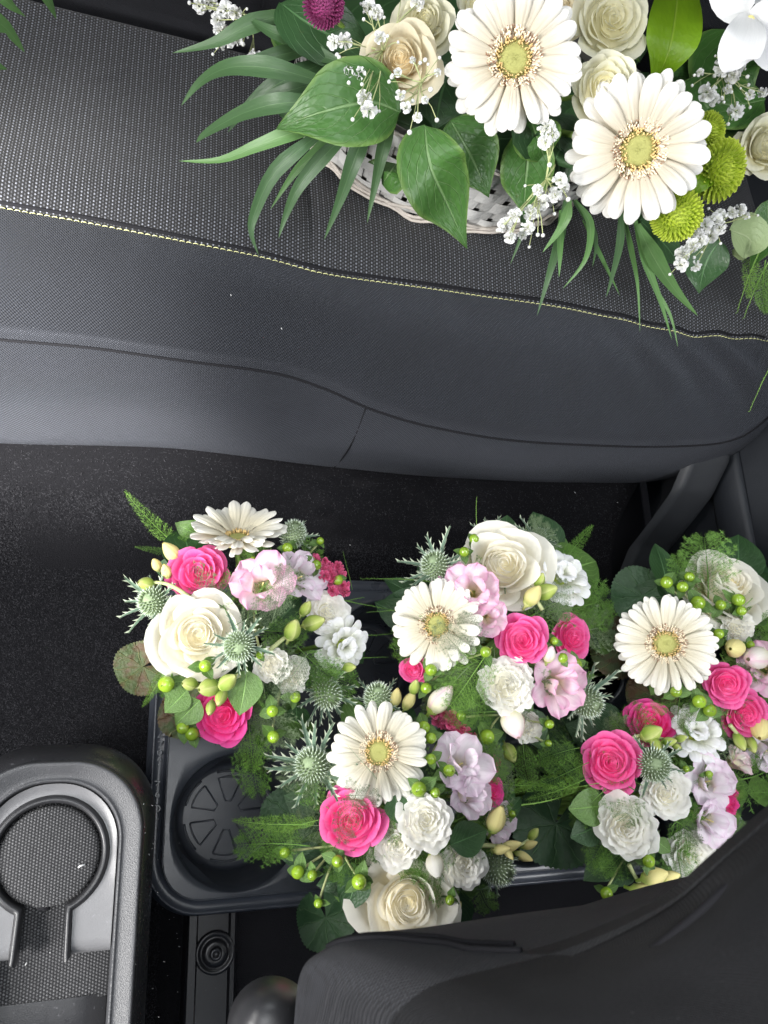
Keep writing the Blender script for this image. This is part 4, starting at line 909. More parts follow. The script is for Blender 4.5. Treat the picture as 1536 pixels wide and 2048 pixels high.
def filler(b, nleaf, nfern, rad, seed, mats=('leaf_dark', 'leaf_dark', 'leaf_small', 'galax'), cut=None):
    global R_
    keep = R_; R_ = random.Random(seed)
    for k in range(nleaf):
        a = R_.uniform(0, 6.283); q = rad*math.sqrt(R_.uniform(0.0, 0.75)); x, y = b.c[0]+q*math.cos(a), b.c[1]+q*math.sin(a); a2 = a+jit(.9); L = R_.uniform(60, 115)
        if cut and not cut(x+L*math.cos(a2), y+L*math.sin(a2)): continue
        leaf_at(b, x, y, x+L*math.cos(a2), y+L*math.sin(a2), R_.uniform(.8, 1.2), R_.choice(mats), (-0.035+jit(.012), -0.045+jit(.012)), roll=jit(.5))
    for k in range(nfern):
        a = 2*math.pi*k/nfern+jit(.4); q = rad*R_.uniform(.05, .62); x, y = b.c[0]+q*math.cos(a), b.c[1]+q*math.sin(a); a2 = a+jit(.7); L = R_.uniform(90, 150)
        if cut and not cut(x+L*math.cos(a2), y+L*math.sin(a2)): continue
        frond(b, x, y, x+L*math.cos(a2), y+L*math.sin(a2), 'spray', R_.choice(('fern', 'fern', 'fern_grey')), (-0.012+jit(.014), -0.03), R_.uniform(.8, 1.1), jit(.5))
    # foliage-wrapped stem bundle standing in its well
    m = MB()
    for k in range(14):
        a = R_.uniform(0, 6.28); r0 = R_.uniform(0, .014); m.tube(spline([b.base+Vector((r0*math.cos(a), r0*math.sin(a), 0.0)), b.base+Vector((r0*.6*math.cos(a+1), r0*.6*math.sin(a+1), .1)), b.cw+Vector((jit(.04), jit(.04), -0.07))], 8), 0.0028, 6)
    obj('stem_bundle', m.mesh('stem_bundle'), M['stem'], b.root); R_ = keep

def wellc(i, j): return (HX+i*PIT, HY+j*PIT, 0.0105)
# ---- bouquet A : upper left
A = Bouquet('flower_bouquet', 'bouquet nearest the console, its big cream rose brightly lit, gerbera turned away', 'bouquet', (492, 1262), wellc(0, 1), 0.275, 235, 0.05, 'bouquets standing in the plant tray')
filler(A, 36, 22, 215, 11, cut=lambda x, y: x > 300 and (x < 730))
rose(A, 394, 1268, 86, 'rose_cream', 'tea', (0.12, -0.05), 0.004, 0.3, 0)
gerbera(A, 475, 1076, 100, nrm=(-0.14, 0.74, 0.66), dz=0.0, cup=0.28)
rose(A, 398, 1143, 60, 'rose_pink', 'cup', (0.05, 0.15), 0, 0.4, 0)
rose(A, 446, 1432, 62, 'rose_hot', 'cup', (0.0, -0.15), 0, 0.4, 1)
freesia(A, 522, 1170, 66, 'freesia', (-0.1, 0.0), 0.008); freesia(A, 597, 1152, 58, 'freesia_pale', (0.4, 0.2), 0.0)
rose(A, 658, 1222, 44, 'rose_white', 'frill', (0.1, 0.1), 0, 0.4, 2); mum(A, 682, 1288, 58, (0.25, -0.35), -0.006)
rose(A, 545, 1332, 40, 'rose_white', 'ruffle', (-0.1, 0), 0.004, 0.4, 0); rose(A, 588, 1352, 40, 'rose_white', 'ruffle', (0.2, -0.2), -0.004, 0.4, 1)
statice(A, [(640, 1125), (665, 1150), (678, 1172)], 10)
thistle(A, 478, 1292, 27, (-0.1, -0.25), 0.016, 12, 2.7); thistle(A, 308, 1203, 26, (-0.5, 0.1), -0.006, 10, 2.8); thistle(A, 652, 1388, 26, (0.3, -0.3), -0.012, 12, 2.7); thistle(A, 586, 1068, 22, (0.1, 0.6), -0.006, 6, 2.3)
berries(A, [(333, 1368, 17), (410, 1332, 15)]); berries(A, [(366, 1455, 16), (384, 1468, 17)], (420, 1420)); berries(A, [(545, 1422, 14), (546, 1473, 14), (590, 1395, 12)], (560, 1380))
berries(A, [(575, 1096, 13), (640, 1082, 10), (632, 1130, 13), (675, 1160, 12)], (600, 1130)); berries(A, [(506, 1120, 9), (520, 1310, 8)])
budspray(A, [(400, 1210), (350, 1175), (318, 1165), (292, 1168)], [(339, 1103, 52, 135, 'bud_yellow', 0.95), (311, 1128, 30, 120, 'bud_yellow', 1.0), (331, 1140, 32, 110, 'bud_yellow', 1.0), (288, 1168, 36, 175, 'bud_green', 1.1)])
budspray(A, [(480, 1350), (450, 1362), (415, 1372), (380, 1375)], [(458, 1362, 44, 40, 'bud_green', 1.2), (412, 1377, 46, 195, 'bud_green', 1.2), (375, 1368, 34, 180, 'bud_green', 1.1), (440, 1398, 46, 250, 'bud_green', .8), (420, 1420, 36, 255, 'bud_green', .8)])
budspray(A, [(540, 1300), (570, 1275), (600, 1255)], [(585, 1257, 46, 70, 'bud_green', 1.2), (630, 1245, 48, 15, 'bud_green', 1.1), (612, 1215, 36, 60, 'bud_green', 1.0), (700, 1335, 30, 0, 'bud_green', 1.0)])
galax(A, 290, 1332, 54, 110, 'galax_red', -0.045, (-0.2, 0), 0); galax(A, 375, 1418, 58, 200, 'galax_red', -0.03, (-0.2, -0.2), 1)
frond(A, 350, 1090, 262, 984, 'plume', 'fern_bright', (-0.03, 0.0), 1.0); frond(A, 345, 1095, 390, 1040, 'plume', 'fern', (-0.03, -0.01)); frond(A, 330, 1110, 275, 1095, 'plume', 'fern', (-0.035, -0.02))
frond(A, 480, 1150, 500, 1098, 'spray', 'fern', (-0.01, 0.0)); frond(A, 505, 1420, 515, 1592, 'spray', 'fern', (-0.03, -0.045), .8); frond(A, 540, 1420, 500, 1540, 'spray', 'fern_bright', (-0.03, -0.03), .8)
frond(A, 700, 1180, 690, 1100, 'strand', 'fern'); frond(A, 540, 1240, 570, 1130, 'spray', 'fern_grey', (0.02, 0.03), .9); frond(A, 470, 1250, 560, 1215, 'spray', 'fern_grey', (0.02, 0.02), 1.0); frond(A, 620, 1310, 560, 1400, 'spray', 'fern_grey', (0.02, 0.015), 1.0)
for (a, c, d, e) in ((680, 1190, 790, 1230), (690, 1260, 790, 1268), (700, 1310, 780, 1320), (640, 1220, 735, 1200)): frond(A, a, c, d, e, 'strand', 'fern', (-0.02, -0.02), 1.2)
frond(A, 330, 1340, 280, 1412, 'plume', 'fern_bright', (-0.02, -0.03)); leaf_at(A, 495, 1340, 480, 1430, 1.1, 'leaf_small', (0.0, 0)); leaf_at(A, 375, 1380, 330, 1425, 1.2, 'leaf_small', (0.0, 0)); leaf_at(A, 400, 1400, 350, 1450, 1.2, 'leaf_small', (0.0, -.005))

# ---- bouquet B : upper middle
B = Bouquet('flower_bouquet', 'bouquet with cream rose on top beside seat and gerbera at its left', 'bouquet', (1010, 1262), wellc(2, 1), 0.275, 240, 0.05, 'bouquets standing in the plant tray')
filler(B, 36, 22, 215, 12)
rose(B, 1006, 1132, 92, 'rose_cream', 'tea', (0.0, 0.1), 0.004, 0.3, 1)
gerbera(B, 874, 1250, 94, (-0.15, 0.0), 0.004, out=0.35)
freesia(B, 946, 1182, 60, 'freesia', (-0.1, 0.1), 0.010); freesia(B, 975, 1238, 42, 'freesia', (0.1, -0.2), 0.0); freesia(B, 900, 1160, 40, 'freesia', (-0.3, 0.4), -0.008)
mum(B, 1117, 1160, 66, (0.25, 0.35), -0.002)
rose(B, 1046, 1280, 52, 'rose_pink', 'cup', (-0.05, 0.0), 0.006, 0.4, 2); rose(B, 1148, 1276, 46, 'rose_pink', 'cup', (0.35, 0), 0, 0.4, 0)
rose(B, 1018, 1372, 60, 'rose_white', 'ruffle', (0, 0), 0.010, 0.3, 1); rose(B, 1060, 1458, 34, 'rose_white', 'ruffle', (0.2, -0.2), -0.004, 0.3, 0)
freesia(B, 1115, 1372, 66, 'freesia', (0.3, -0.1), 0.006)
rose(B, 826, 1340, 30, 'rose_pink', 'cup', (-0.4, -0.2), -0.008, 0.4, 1)
thistle(B, 872, 1132, 26, (-0.35, 0.35), 0, 11, 3.0); thistle(B, 1172, 1402, 27, (0.45, -0.25), -0.004, 11, 3.0); thistle(B, 1075, 1075, 15, (0.2, 0.7), -0.02, 9, 3.4); thistle(B, 985, 1068, 15, (0.0, 0.8), -0.02, 8, 3.2)
berries(B, [(948, 1078, 13), (928, 1104, 11)]); berries(B, [(971, 1304, 15), (862, 1340, 16), (852, 1376, 14)], (900, 1330)); berries(B, [(1125, 1316, 13), (1153, 1328, 13), (1108, 1282, 11)], (1120, 1290)); berries(B, [(922, 1432, 13), (974, 1474, 17), (1098, 1448, 10), (1096, 1486, 9)], (1000, 1430))
budspray(B, [(1085, 1220), (1070, 1195), (1062, 1180)], [(1064, 1190, 48, 60, 'bud_yellow', 1.1), (1092, 1183, 46, 20, 'bud_green', 1.2), (1078, 1158, 32, 70, 'bud_green', 1.1)]); budspray(B, [(1090, 1330), (1098, 1308)], [(1097, 1306, 36, 80, 'freesia_bud_pink', 1.1)])
bud(B, 1023, 1452, 66, 280, 'freesia_bud_pink', 1.2, 0.012); bud(B, 880, 1396, 70, 55, 'freesia_bud_pink', 1.0, 0.006); bud(B, 1018, 1510, 44, 290, 'bud_green', 1.1, 0); bud(B, 790, 1392, 42, 85, 'bud_yellow', .9); bud(B, 818, 1398, 44, 65, 'bud_yellow', .9); bud(B, 828, 1372, 34, 80, 'bud_green', 1)
statice(B, [(868, 1425), (905, 1445), (930, 1478), (960, 1510), (985, 1535)], 11)
frond(B, 955, 1075, 958, 996, 'strand', 'fern_bright', (-0.02, 0.0)); frond(B, 1110, 1130, 1192, 1054, 'plume', 'fern', (-0.03, -0.01), 1.1); frond(B, 1150, 1200, 1218, 1252, 'plume', 'fern', (-0.03, -0.02), .5)
frond(B, 900, 1180, 728, 1158, 'strand', 'fern', (-0.03, -0.03), 1.1); frond(B, 880, 1220, 740, 1216, 'strand', 'fern', (-0.03, -0.03), 1.1)
for (a, c, d, e, m) in ((940, 1330, 880, 1250, 'fern_grey'), (960, 1420, 880, 1370, 'fern'), (960, 1360, 930, 1440, 'fern'), (1000, 1430, 900, 1420, 'fern'), (1060, 1170, 1130, 1240, 'fern_grey'), (1110, 1230, 1130, 1160, 'fern_grey'), (990, 1300, 900, 1400, 'fern_bright'), (960, 1450, 1000, 1560, 'fern'), (1050, 1480, 1060, 1570, 'fern'), (960, 1300, 925, 1230, 'fern_grey')): frond(B, a, c, d, e, 'spray', m, (0.006, 0.014), 1.0)
frond(B, 1180, 1480, 1060, 1520, 'spray', 'fern', (-0.03, -0.03)); 
# ---- bouquet C : lower middle
C = Bouquet('flower_bouquet', 'bouquet in front of the front seat, with gerbera above a pink rose and green berries', 'bouquet', (805, 1625), wellc(1, 0), 0.275, 240, 0.05, 'bouquets standing in the plant tray')
filler(C, 36, 20, 205, 13, cut=lambda x, y: x > 560 or y < 1600)
gerbera(C, 757, 1505, 102, (-0.05, 0.1), 0.004, out=0.35)
rose(C, 703, 1640, 66, 'rose_pink', 'cup', (-0.2, 0), 0, 0.3, 0); rose(C, 852, 1640, 55, 'rose_white', 'frill', (0, 0), 0.012, 0.3, 1); rose(C, 796, 1692, 48, 'rose_white', 'frill', (-0.1, -0.1), -0.004, 0.3, 2); rose(C, 932, 1730, 48, 'rose_white', 'frill', (0.15, -0.15), 0.002, 0.3, 0)
rose(C, 815, 1805, 104, 'rose_cream', 'tea', (0, -0.1), -0.004, 0.15, 2)
freesia(C, 918, 1525, 66, 'freesia_pale', (0.1, 0.2), 0.008); freesia(C, 938, 1590, 54, 'freesia_pale', (0.3, 0), 0.006); freesia(C, 995, 1650, 44, 'freesia_pale', (0.4, -0.2), -0.012)
rose(C, 985, 1584, 32, 'rose_hot', 'cup', (0.4, 0), 0.002, 0.3, 2)
thistle(C, 625, 1530, 30, (-0.3, 0.1), -0.002, 13, 3.0); thistle(C, 757, 1396, 25, (-0.1, 0.5), -0.006, 8, 2.2); thistle(C, 994, 1735, 28, (0.5, -0.4), -0.006, 10, 2.2)
berries(C, [(838, 1578, 17), (898, 1541, 13), (870, 1585, 12)], (870, 1570)); berries(C, [(848, 1455, 16), (862, 1476, 14), (862, 1518, 14)], (880, 1480))
berries(C, [(570, 1705, 13), (596, 1744, 14), (625, 1750, 11), (675, 1722, 15), (718, 1763, 16), (637, 1806, 12)], (680, 1690), leaves=3); berries(C, [(1024, 1628, 9), (900, 1800, 12)])
budspray(C, [(960, 1690), (1000, 1692), (1040, 1690), (1065, 1672)], [(1002, 1698, 40, 10, 'bud_yellow', .8), (1022, 1690, 44, 20, 'bud_yellow', .8), (1016, 1708, 36, 300, 'bud_yellow', .8), (1048, 1714, 40, 335, 'bud_yellow', .8), (1060, 1688, 34, 25, 'bud_yellow', .8), (1066, 1665, 32, 60, 'bud_green', .9)])
bud(C, 990, 1634, 62, 75, 'bud_yellow', 1.0, 0.01); bud(C, 868, 1735, 54, 275, 'rose_white', 1.2, 0.008); bud(C, 912, 1812, 34, 60, 'bud_yellow', .9, 0)
galax(C, 590, 1625, 62, 150, 'galax', -0.045, (-.2, 0), 1); galax(C, 650, 1830, 60, 200, 'galax', -0.05, (-.1, -.2), 0)
for (a, c, d, e, k, m) in ((620, 1650, 466, 1632, 'plume', 'fern_bright'), (640, 1640, 560, 1650, 'plume', 'fern_bright'), (600, 1690, 500, 1700, 'spray', 'fern'), (620, 1700, 470, 1690, 'spray', 'fern'), (660, 1620, 600, 1560, 'spray', 'fern'), (720, 1580, 680, 1680, 'spray', 'fern_grey'), (690, 1590, 760, 1600, 'spray', 'fern_grey'), (750, 1560, 700, 1490, 'strand', 'fern_grey'), (800, 1600, 740, 1700, 'spray', 'fern'), (960, 1760, 985, 1830, 'spray', 'fern'), (720, 1620, 700, 1560, 'spray', 'fern_grey')): frond(C, a, c, d, e, k, m, (0.0 if m != 'fern_grey' else 0.02, -0.02 if m != 'fern_grey' else 0.02), .9)
leaf_at(C, 900, 1690, 980, 1660, 1.0, 'leaf_dark', (0, 0)); leaf_at(C, 790, 1590, 800, 1650, 1.2, 'leaf_dark', (0, 0)); leaf_at(C, 720, 1740, 690, 1830, 1, 'leaf_dark', (-.02, -.03)); leaf_at(C, 1000, 1640, 1050, 1590, .5, 'leaf_dark', (-.01, -.02))
frond(C, 985, 1560, 1120, 1582, 'plume', 'fern_bright', (-0.02, -0.02), .7); frond(C, 1020, 1600, 1170, 1580, 'strand', 'fern_bright', (-0.02, -0.02), 1.2)
# ---- bouquet D : upper right
D = Bouquet('flower_bouquet', 'bouquet at the right edge by the door, gerbera below many green berries', 'bouquet', (1425, 1300), wellc(3, 1), 0.275, 240, 0.05, 'bouquets standing in the plant tray')
filler(D, 32, 18, 205, 14, cut=lambda x, y: x > 1235)
gerbera(D, 1332, 1288, 100, (-0.05, 0), 0.006, n=(30, 29), out=0.3, fat=0.68)
rose(D, 1455, 1170, 86, 'rose_cream', 'tea', (0.25, 0.35), 0, 0.4, 1); rose(D, 1480, 1256, 35, 'rose_white', 'ruffle', (0.1, -0.1), 0, 0.3, 0)
rose(D, 1455, 1368, 46, 'rose_pink', 'cup', (0, 0), 0.006, 0.3, 1); rose(D, 1492, 1430, 48, 'rose_pink', 'cup', (0.1, -0.2), 0.004, 0.3, 2)
freesia(D, 1528, 1335, 58, 'freesia', (-0.5, 0), 0.004); freesia(D, 1535, 1500, 48, 'freesia_pale', (0, -0.4), 0); bud(D, 1498, 1318, 60, 190, 'freesia_bud_pink', .8)
berries(D, [(1333, 1165, 13), (1379, 1154, 12), (1365, 1174, 12)], (1390, 1210), leaves=2); berries(D, [(1396, 1206, 15), (1387, 1222, 13), (1441, 1210, 13), (1476, 1200, 14), (1482, 1222, 13)], (1440, 1240), leaves=2); berries(D, [(1352, 1383, 13), (1398, 1403, 14), (1419, 1421, 14)], (1400, 1370)); berries(D, [(1437, 1268, 11), (1500, 1290, 10)])
galax(D, 1290, 1195, 62, 60, 'galax', -0.045, (-.2, .2), 0); galax(D, 1245, 1290, 62, 120, 'galax_red', -0.06, (-.3, 0), 1); galax(D, 1300, 1385, 50, 200, 'galax_red', -0.05, (-.2, -.2), 0)
budspray(D, [(1460, 1450), (1480, 1475), (1490, 1490)], [(1476, 1487, 42, 285, 'bud_green', .9), (1498, 1492, 40, 280, 'bud_green', .9), (1512, 1462, 46, 240, 'bud_yellow', 1.0), (1460, 1298, 36, 190, 'bud_yellow', 1)])
for (a, c, d, e, k, m) in ((1430, 1290, 1400, 1240, 'spray', 'fern'), (1440, 1310, 1480, 1300, 'spray', 'fern'), (1470, 1230, 1536, 1180, 'strand', 'fern_bright'), (1500, 1240, 1560, 1240, 'spray', 'fern'), (1300, 1400, 1330, 1430, 'spray', 'fern'), (1480, 1470, 1450, 1540, 'strand', 'fern')): frond(D, a, c, d, e, k, m, (0.0, 0.0), .9)
# ---- bouquet E : lower right
E_ = Bouquet('flower_bouquet', 'bouquet half behind the front seat, two pink roses and white chrysanthemum on top', 'bouquet', (1325, 1590), wellc(2, 0), 0.255, 230, 0.045, 'bouquets standing in the plant tray')
filler(E_, 36, 20, 205, 15)
rose(E_, 1222, 1525, 60, 'rose_pink', 'cup', (-0.2, 0), 0.004, 0.3, 0); rose(E_, 1302, 1442, 50, 'rose_hot', 'cup', (0, 0.3), 0, 0.3, 1)
mum(E_, 1384, 1470, 64, (0.1, 0.3), 0); rose(E_, 1335, 1585, 50, 'rose_white', 'frill', (0.05, 0), 0.010, 0.3, 2); rose(E_, 1253, 1657, 60, 'rose_white', 'frill', (-0.1, -0.1), 0.006, 0.3, 1)
freesia(E_, 1420, 1565, 56, 'freesia_pale', (0.2, 0), 0.006); freesia(E_, 1420, 1640, 52, 'freesia_pale', (0.3, -0.2), 0.004); rose(E_, 1468, 1592, 40, 'rose_hot', 'ruffle', (0.8, 0), -0.004, 0.4, 0)
rose(E_, 1388, 1712, 50, 'rose_white', 'frill', (0.1, -0.3), 0, 0.3, 0); freesia(E_, 1475, 1520, 34, 'freesia_bud_pink', (0.5, 0.2), -0.004)
thistle(E_, 1308, 1530, 28, (0, 0), 0.010, 11, 2.1)
berries(E_, [(1297, 1722, 15), (1213, 1786, 14)], (1270, 1690)); berries(E_, [(1418, 1548, 9), (1372, 1538, 9)])
budspray(E_, [(1250, 1490), (1275, 1472), (1330, 1478), (1370, 1478)], [(1302, 1465, 44, 30, 'bud_green', 1.3), (1310, 1492, 34, 290, 'bud_green', 1), (1338, 1483, 32, 10, 'bud_green', 1), (1362, 1476, 26, 20, 'bud_green', 1), (1354, 1494, 22, 340, 'bud_green', 1)])
budspray(E_, [(1258, 1730), (1275, 1760), (1300, 1790)], [(1308, 1750, 52, 20, 'bud_yellow', 1.1), (1290, 1788, 60, 340, 'bud_yellow', 1.1), (1340, 1752, 40, 20, 'bud_yellow', 1), (1325, 1780, 36, 350, 'bud_green', 1)])
galax(E_, 1115, 1640, 84, 150, 'galax', -0.05, (-.1, 0), 0); galax(E_, 1150, 1490, 66, 80, 'galax', -0.06, (-.2, .1), 1); leaf_at(E_, 1212, 1612, 1142, 1618, 1.5, 'leaf_small', (-0.01, -0.01), SALALM); leaf_at(E_, 1200, 1650, 1145, 1675, 1.5, 'leaf_dark', (-0.015, -0.015), SALALM); leaf_at(E_, 1310, 1680, 1345, 1705, 1.2, 'leaf_small', (-0.01, -0.01), SALALM)
for (a, c, d, e, k, m) in ((1170, 1560, 1060, 1590, 'plume', 'fern_bright'), (1200, 1570, 1130, 1575, 'strand', 'fern_bright'), (1310, 1640, 1230, 1610, 'spray', 'fern'), (1340, 1650, 1390, 1600, 'spray', 'fern'), (1370, 1630, 1400, 1690, 'spray', 'fern_grey'), (1430, 1540, 1470, 1580, 'spray', 'fern_grey'), (1160, 1500, 1080, 1520, 'spray', 'fern'), (1180, 1530, 1090, 1560, 'spray', 'fern'), (1240, 1740, 1180, 1730, 'spray', 'fern')): frond(E_, a, c, d, e, k, m, (0.004, 0.004), .9)

# ================================================================ FLOWER BASKET
BQ = Bouquet('flower_basket', 'large wicker flower basket with two big white gerberas on the rear seat', 'flower basket', (1130, 130), (0.30, 0.657, 0.29), 0.500, 520, 0.085)
bcx, bcy, brx, bry, bz = 0.30, 0.657, 0.166, 0.116, 0.292
def bpt(a, v, off=0.0):
    k = 1+0.16*v; return Vector((bcx+(brx*k+off)*math.cos(a), bcy+(bry*k+off)*math.sin(a), bz+0.105*v))
NSK = 44
bk_ = MB().grid(64, 4, lambda u, v: bpt(2*math.pi*u, v, -0.006)); bk_.poly([bpt(2*math.pi*k/40, 0.02, -0.006) for k in range(40)])
wick = obj('basket', bk_.mesh('basket'), plain_mat('basket_lining', (0.16, 0.15, 0.135), 0.9), BQ.root)
for k in range(NSK):
    a = 2*math.pi*k/NSK; w2 = 0.018
    m = MB().grid(3, 8, lambda u, v: bpt(a+(u-.5)*w2/0.17, v, 0.0008+0.0006*math.sin(math.pi*u))); obj('wicker_stake', m.mesh('wicker_stake'), M['wicker'], wick)
nr = 6
for j in range(nr):
    ph = math.pi*(j % 2); h0 = (j-0.02)/nr; h1 = (j+1.0)/nr
    def strip(u, v):
        a = 2*math.pi*u; ov = math.sin(a*NSK/2+ph); return bpt(a, lerp(h0, h1, v)+0.012*math.sin(a*7+j), 0.0009+0.0026*ov)
    m = MB().grid(NSK*6, 2, strip); obj('wicker_strip', m.mesh('wicker_strip'), M['wicker'], wick)
for j in range(5):
    ph = R_.uniform(0, 6); vv, oo = [(0.0, .004), (.035, .0052), (.07, .0045), (0.01, .0075), (.98, .003)][j]
    pts = [bpt(2*math.pi*k/120, vv+0.03*math.sin(k*0.9+ph), oo+0.0015*math.sin(k*1.3+ph)) for k in range(121)]
    obj('wicker_rod', MB().tube(pts, 0.0017, 6).mesh('wicker_rod'), M['wicker_rod'], wick)
fo = MB().grid(40, 6, lambda u, v: (bcx+brx*1.05*(1-v)*math.cos(2*math.pi*u), bcy+bry*1.05*(1-v)*math.sin(2*math.pi*u), bz+0.075+0.06*math.sin(v*math.pi/2)))
obj('flower_foam', fo.mesh('flower_foam'), M['leaf_dark'], BQ.root)

def blade(b, pts, width, mat, name='palm_leaflet', shape='blade', fold=0.25, roll=0.0, nu=4, nv=16, wavy=0.0):
    """a single long leaf through (px, py, z) points"""
    sp = spline([P(*q) for q in pts], nv); V = []
    for i, p in enumerate(sp):
        t = (sp[min(i+1, nv)]-sp[max(i-1, 0)]).normalized(); n = (CAMP-p).normalized()*0.8+Vector((0, 0, 0.5)); sd = t.cross(n).normalized(); n = sd.cross(t); c, s = math.cos(roll), math.sin(roll); V.append((p, sd*c+n*s, n*c-sd*s))
    def fn(u, v):
        p, sd, n = V[round(v*nv)]; a = 2*u-1
        if shape == 'blade': wd = 0.54*width*(0.30+0.70*smooth(0, .35, v))*max(0.0, 1-max(0, (v-.30)/.70)**1.15)
        elif shape == 'ovate': wd = 0.86*width*(math.sin(math.pi*v**0.80)**0.85 if 0.001 < v < .999 else 0.01)*(1-0.62*smooth(.55, 1, v))
        else: wd = width*max(0.02, math.sin(math.pi*(0.03+0.94*v)))**0.6
        return p+sd*(a*wd)+n*(fold*abs(a)*wd+wavy*math.sin(v*14+a*2)*abs(a))
    return obj(name, MB().grid(nu, nv, fn).mesh(name), M[mat], b.root)
# palm leaflets fanning left
for q, w_, m in (
    ([(600, 20, .40), (500, 50, .39), (430, 85, .37), (345, 106, .35)], .016, 'palm'),
    ([(690, 180, .41), (560, 140, .42), (460, 135, .40), (400, 165, .36), (362, 212, .33)], .017, 'palm'),
    ([(690, 110, .40), (570, 160, .39), (500, 210, .36), (455, 265, .33)], .017, 'palm'),
    ([(690, 210, .41), (580, 205, .42), (490, 225, .39), (415, 265, .34), (392, 285, .32)], .016, 'palm'),
    ([(700, 250, .40), (600, 262, .40), (520, 290, .38), (440, 320, .35), (357, 322, .33)], .013, 'palm_fresh'),
    ([(680, 240, .40), (610, 290, .40), (545, 350, .37), (508, 430, .33), (503, 470, .315), (518, 512, .30)], .013, 'palm'),
    ([(720, 250, .40), (660, 300, .39), (600, 370, .36), (572, 430, .33), (557, 477, .31)], .013, 'palm'),
    ([(745, 240, .40), (712, 310, .39), (680, 400, .35), (648, 480, .31)], .015, 'palm'),
    ([(790, 230, .40), (768, 290, .40), (750, 370, .37), (734, 447, .34)], .012, 'palm'),
    ([(680, 150, .40), (600, 175, .40), (520, 200, .375), (440, 240, .34)], .013, 'palm'),
    ([(650, 90, .39), (560, 110, .385), (480, 130, .37), (420, 135, .36)], .014, 'palm'),
    ([(700, 235, .39), (640, 300, .37), (590, 345, .35), (540, 420, .32)], .012, 'palm_fresh'),
    ([(560, 40, .40), (620, 100, .41), (700, 130, .42)], .02, 'palm'),
    ([(640, 60, .40), (560, 70, .40), (490, 30, .39)], .016, 'palm')): blade(BQ, q, w_, m)
for q, w_, m in (      # thin leaves hanging over the seat edge
    ([(1130, 400, .40), (1120, 470, .37), (1095, 560, .33), (1074, 632, .31)], .010, 'palm'),
    ([(1140, 400, .41), (1125, 450, .39), (1085, 505, .37)], .010, 'palm_fresh'),
    ([(1120, 420, .40), (1120, 500, .36), (1118, 555, .34)], .007, 'palm_fresh'),
    ([(1150, 400, .41), (1180, 450, .39), (1170, 520, .36), (1125, 578, .33)], .008, 'palm_fresh'),
    ([(1145, 400, .41), (1190, 470, .38), (1185, 535, .35)], .006, 'palm'),
    ([(1165, 440, .39), (1210, 530, .35), (1240, 592, .32)], .005, 'palm_fresh'),
    ([(1240, 400, .41), (1240, 480, .38), (1225, 550, .35), (1212, 595, .33)], .008, 'palm'),
    ([(1245, 420, .40), (1262, 500, .37), (1275, 570, .34), (1280, 665, .31)], .006, 'palm_fresh'),
    ([(1265, 420, .41), (1290, 520, .37), (1320, 600, .34), (1344, 680, .31)], .009, 'palm_fresh'),
    ([(1275, 450, .40), (1310, 520, .37), (1350, 580, .34), (1396, 632, .315)], .019, 'palm_fresh'),
    ([(1300, 560, .34), (1340, 630, .32), (1356, 695, .305)], .004, 'palm_fresh'),
    ([(1255, 400, .40), (1300, 470, .37), (1350, 520, .34)], .016, 'leaf_dark'),
    ([(1040, 400, .38), (1045, 460, .34), (1020, 530, .31)], .006, 'palm')): blade(BQ, q, w_, m)
# broad glossy leaves
for q, w_, m in (
    ([(800, 225, .43), (740, 205, .44), (640, 225, .43), (552, 258, .40)], .040, 'salal'),
    ([(850, 250, .43), (860, 330, .42), (895, 410, .39), (935, 498, .36)], .037, 'salal'),
    ([(900, 240, .43), (930, 290, .42), (955, 340, .40), (978, 395, .385)], .036, 'salal'),
    ([(1060, 260, .42), (1055, 320, .41), (1050, 380, .39), (1048, 432, .37)], .030, 'salal'),
    ([(560, 5, .41), (620, 50, .42), (700, 90, .42), (770, 120, .41)], .032, 'leaf_dark'),
    ([(900, 130, .40), (880, 200, .41), (870, 260, .40)], .035, 'leaf_dark'),
    ([(1100, 230, .42), (1120, 300, .41), (1110, 400, .38)], .030, 'leaf_dark'),
    ([(1360, -60, .47), (1350, 40, .49), (1335, 110, .48), (1300, 190, .44)], .030, 'lime_leaf'),
    ([(1420, 300, .43), (1400, 350, .44), (1365, 405, .42)], .018, 'lime_leaf'),
    ([(1450, 60, .43), (1450, 150, .43), (1500, 240, .42)], .045, 'salal'),
    ([(1400, 150, .43), (1420, 220, .42), (1530, 250, .40)], .035, 'salal'),
    ([(1530, 200, .43), (1460, 210, .43), (1400, 190, .42)], .030, 'salal'),
    ([(1440, 480, .38), (1410, 530, .36), (1398, 588, .335)], .026, 'leaf_dark'),
    ([(1460, 460, .40), (1500, 480, .39), (1490, 518, .37)], .028, 'pale_leaf'),
    ([(1536, 400, .40), (1530, 470, .38), (1500, 540, .34)], .02, 'salal'),
    ([(1280, 440, .40), (1330, 490, .37), (1360, 530, .35)], .02, 'leaf_dark')): blade(BQ, q, w_, m, 'broad_leaf', 'ovate', 0.14, 0, 6, 16, 0.0012)
RB = random.Random(55)
for k in range(30):          # dark foliage under the flowers
    x, y = RB.uniform(600, 1520), RB.uniform(-20, 330)
    if x < 760 and y > 200: continue
    a = RB.uniform(0, 6.28); L = RB.uniform(60, 100); z = BQ.z(x, y, -0.075)
    if y > 250: L *= 0.6
    blade(BQ, [(x, y, z), (x+L*.5*math.cos(a), y+L*.5*math.sin(a), z+.008), (x+L*math.cos(a), y+L*math.sin(a), z-.01)], .026, RB.choice(('leaf_dark', 'salal', 'leaf_dark')), 'broad_leaf', 'ovate', .12, RB.uniform(-.4, .4), 4, 10)
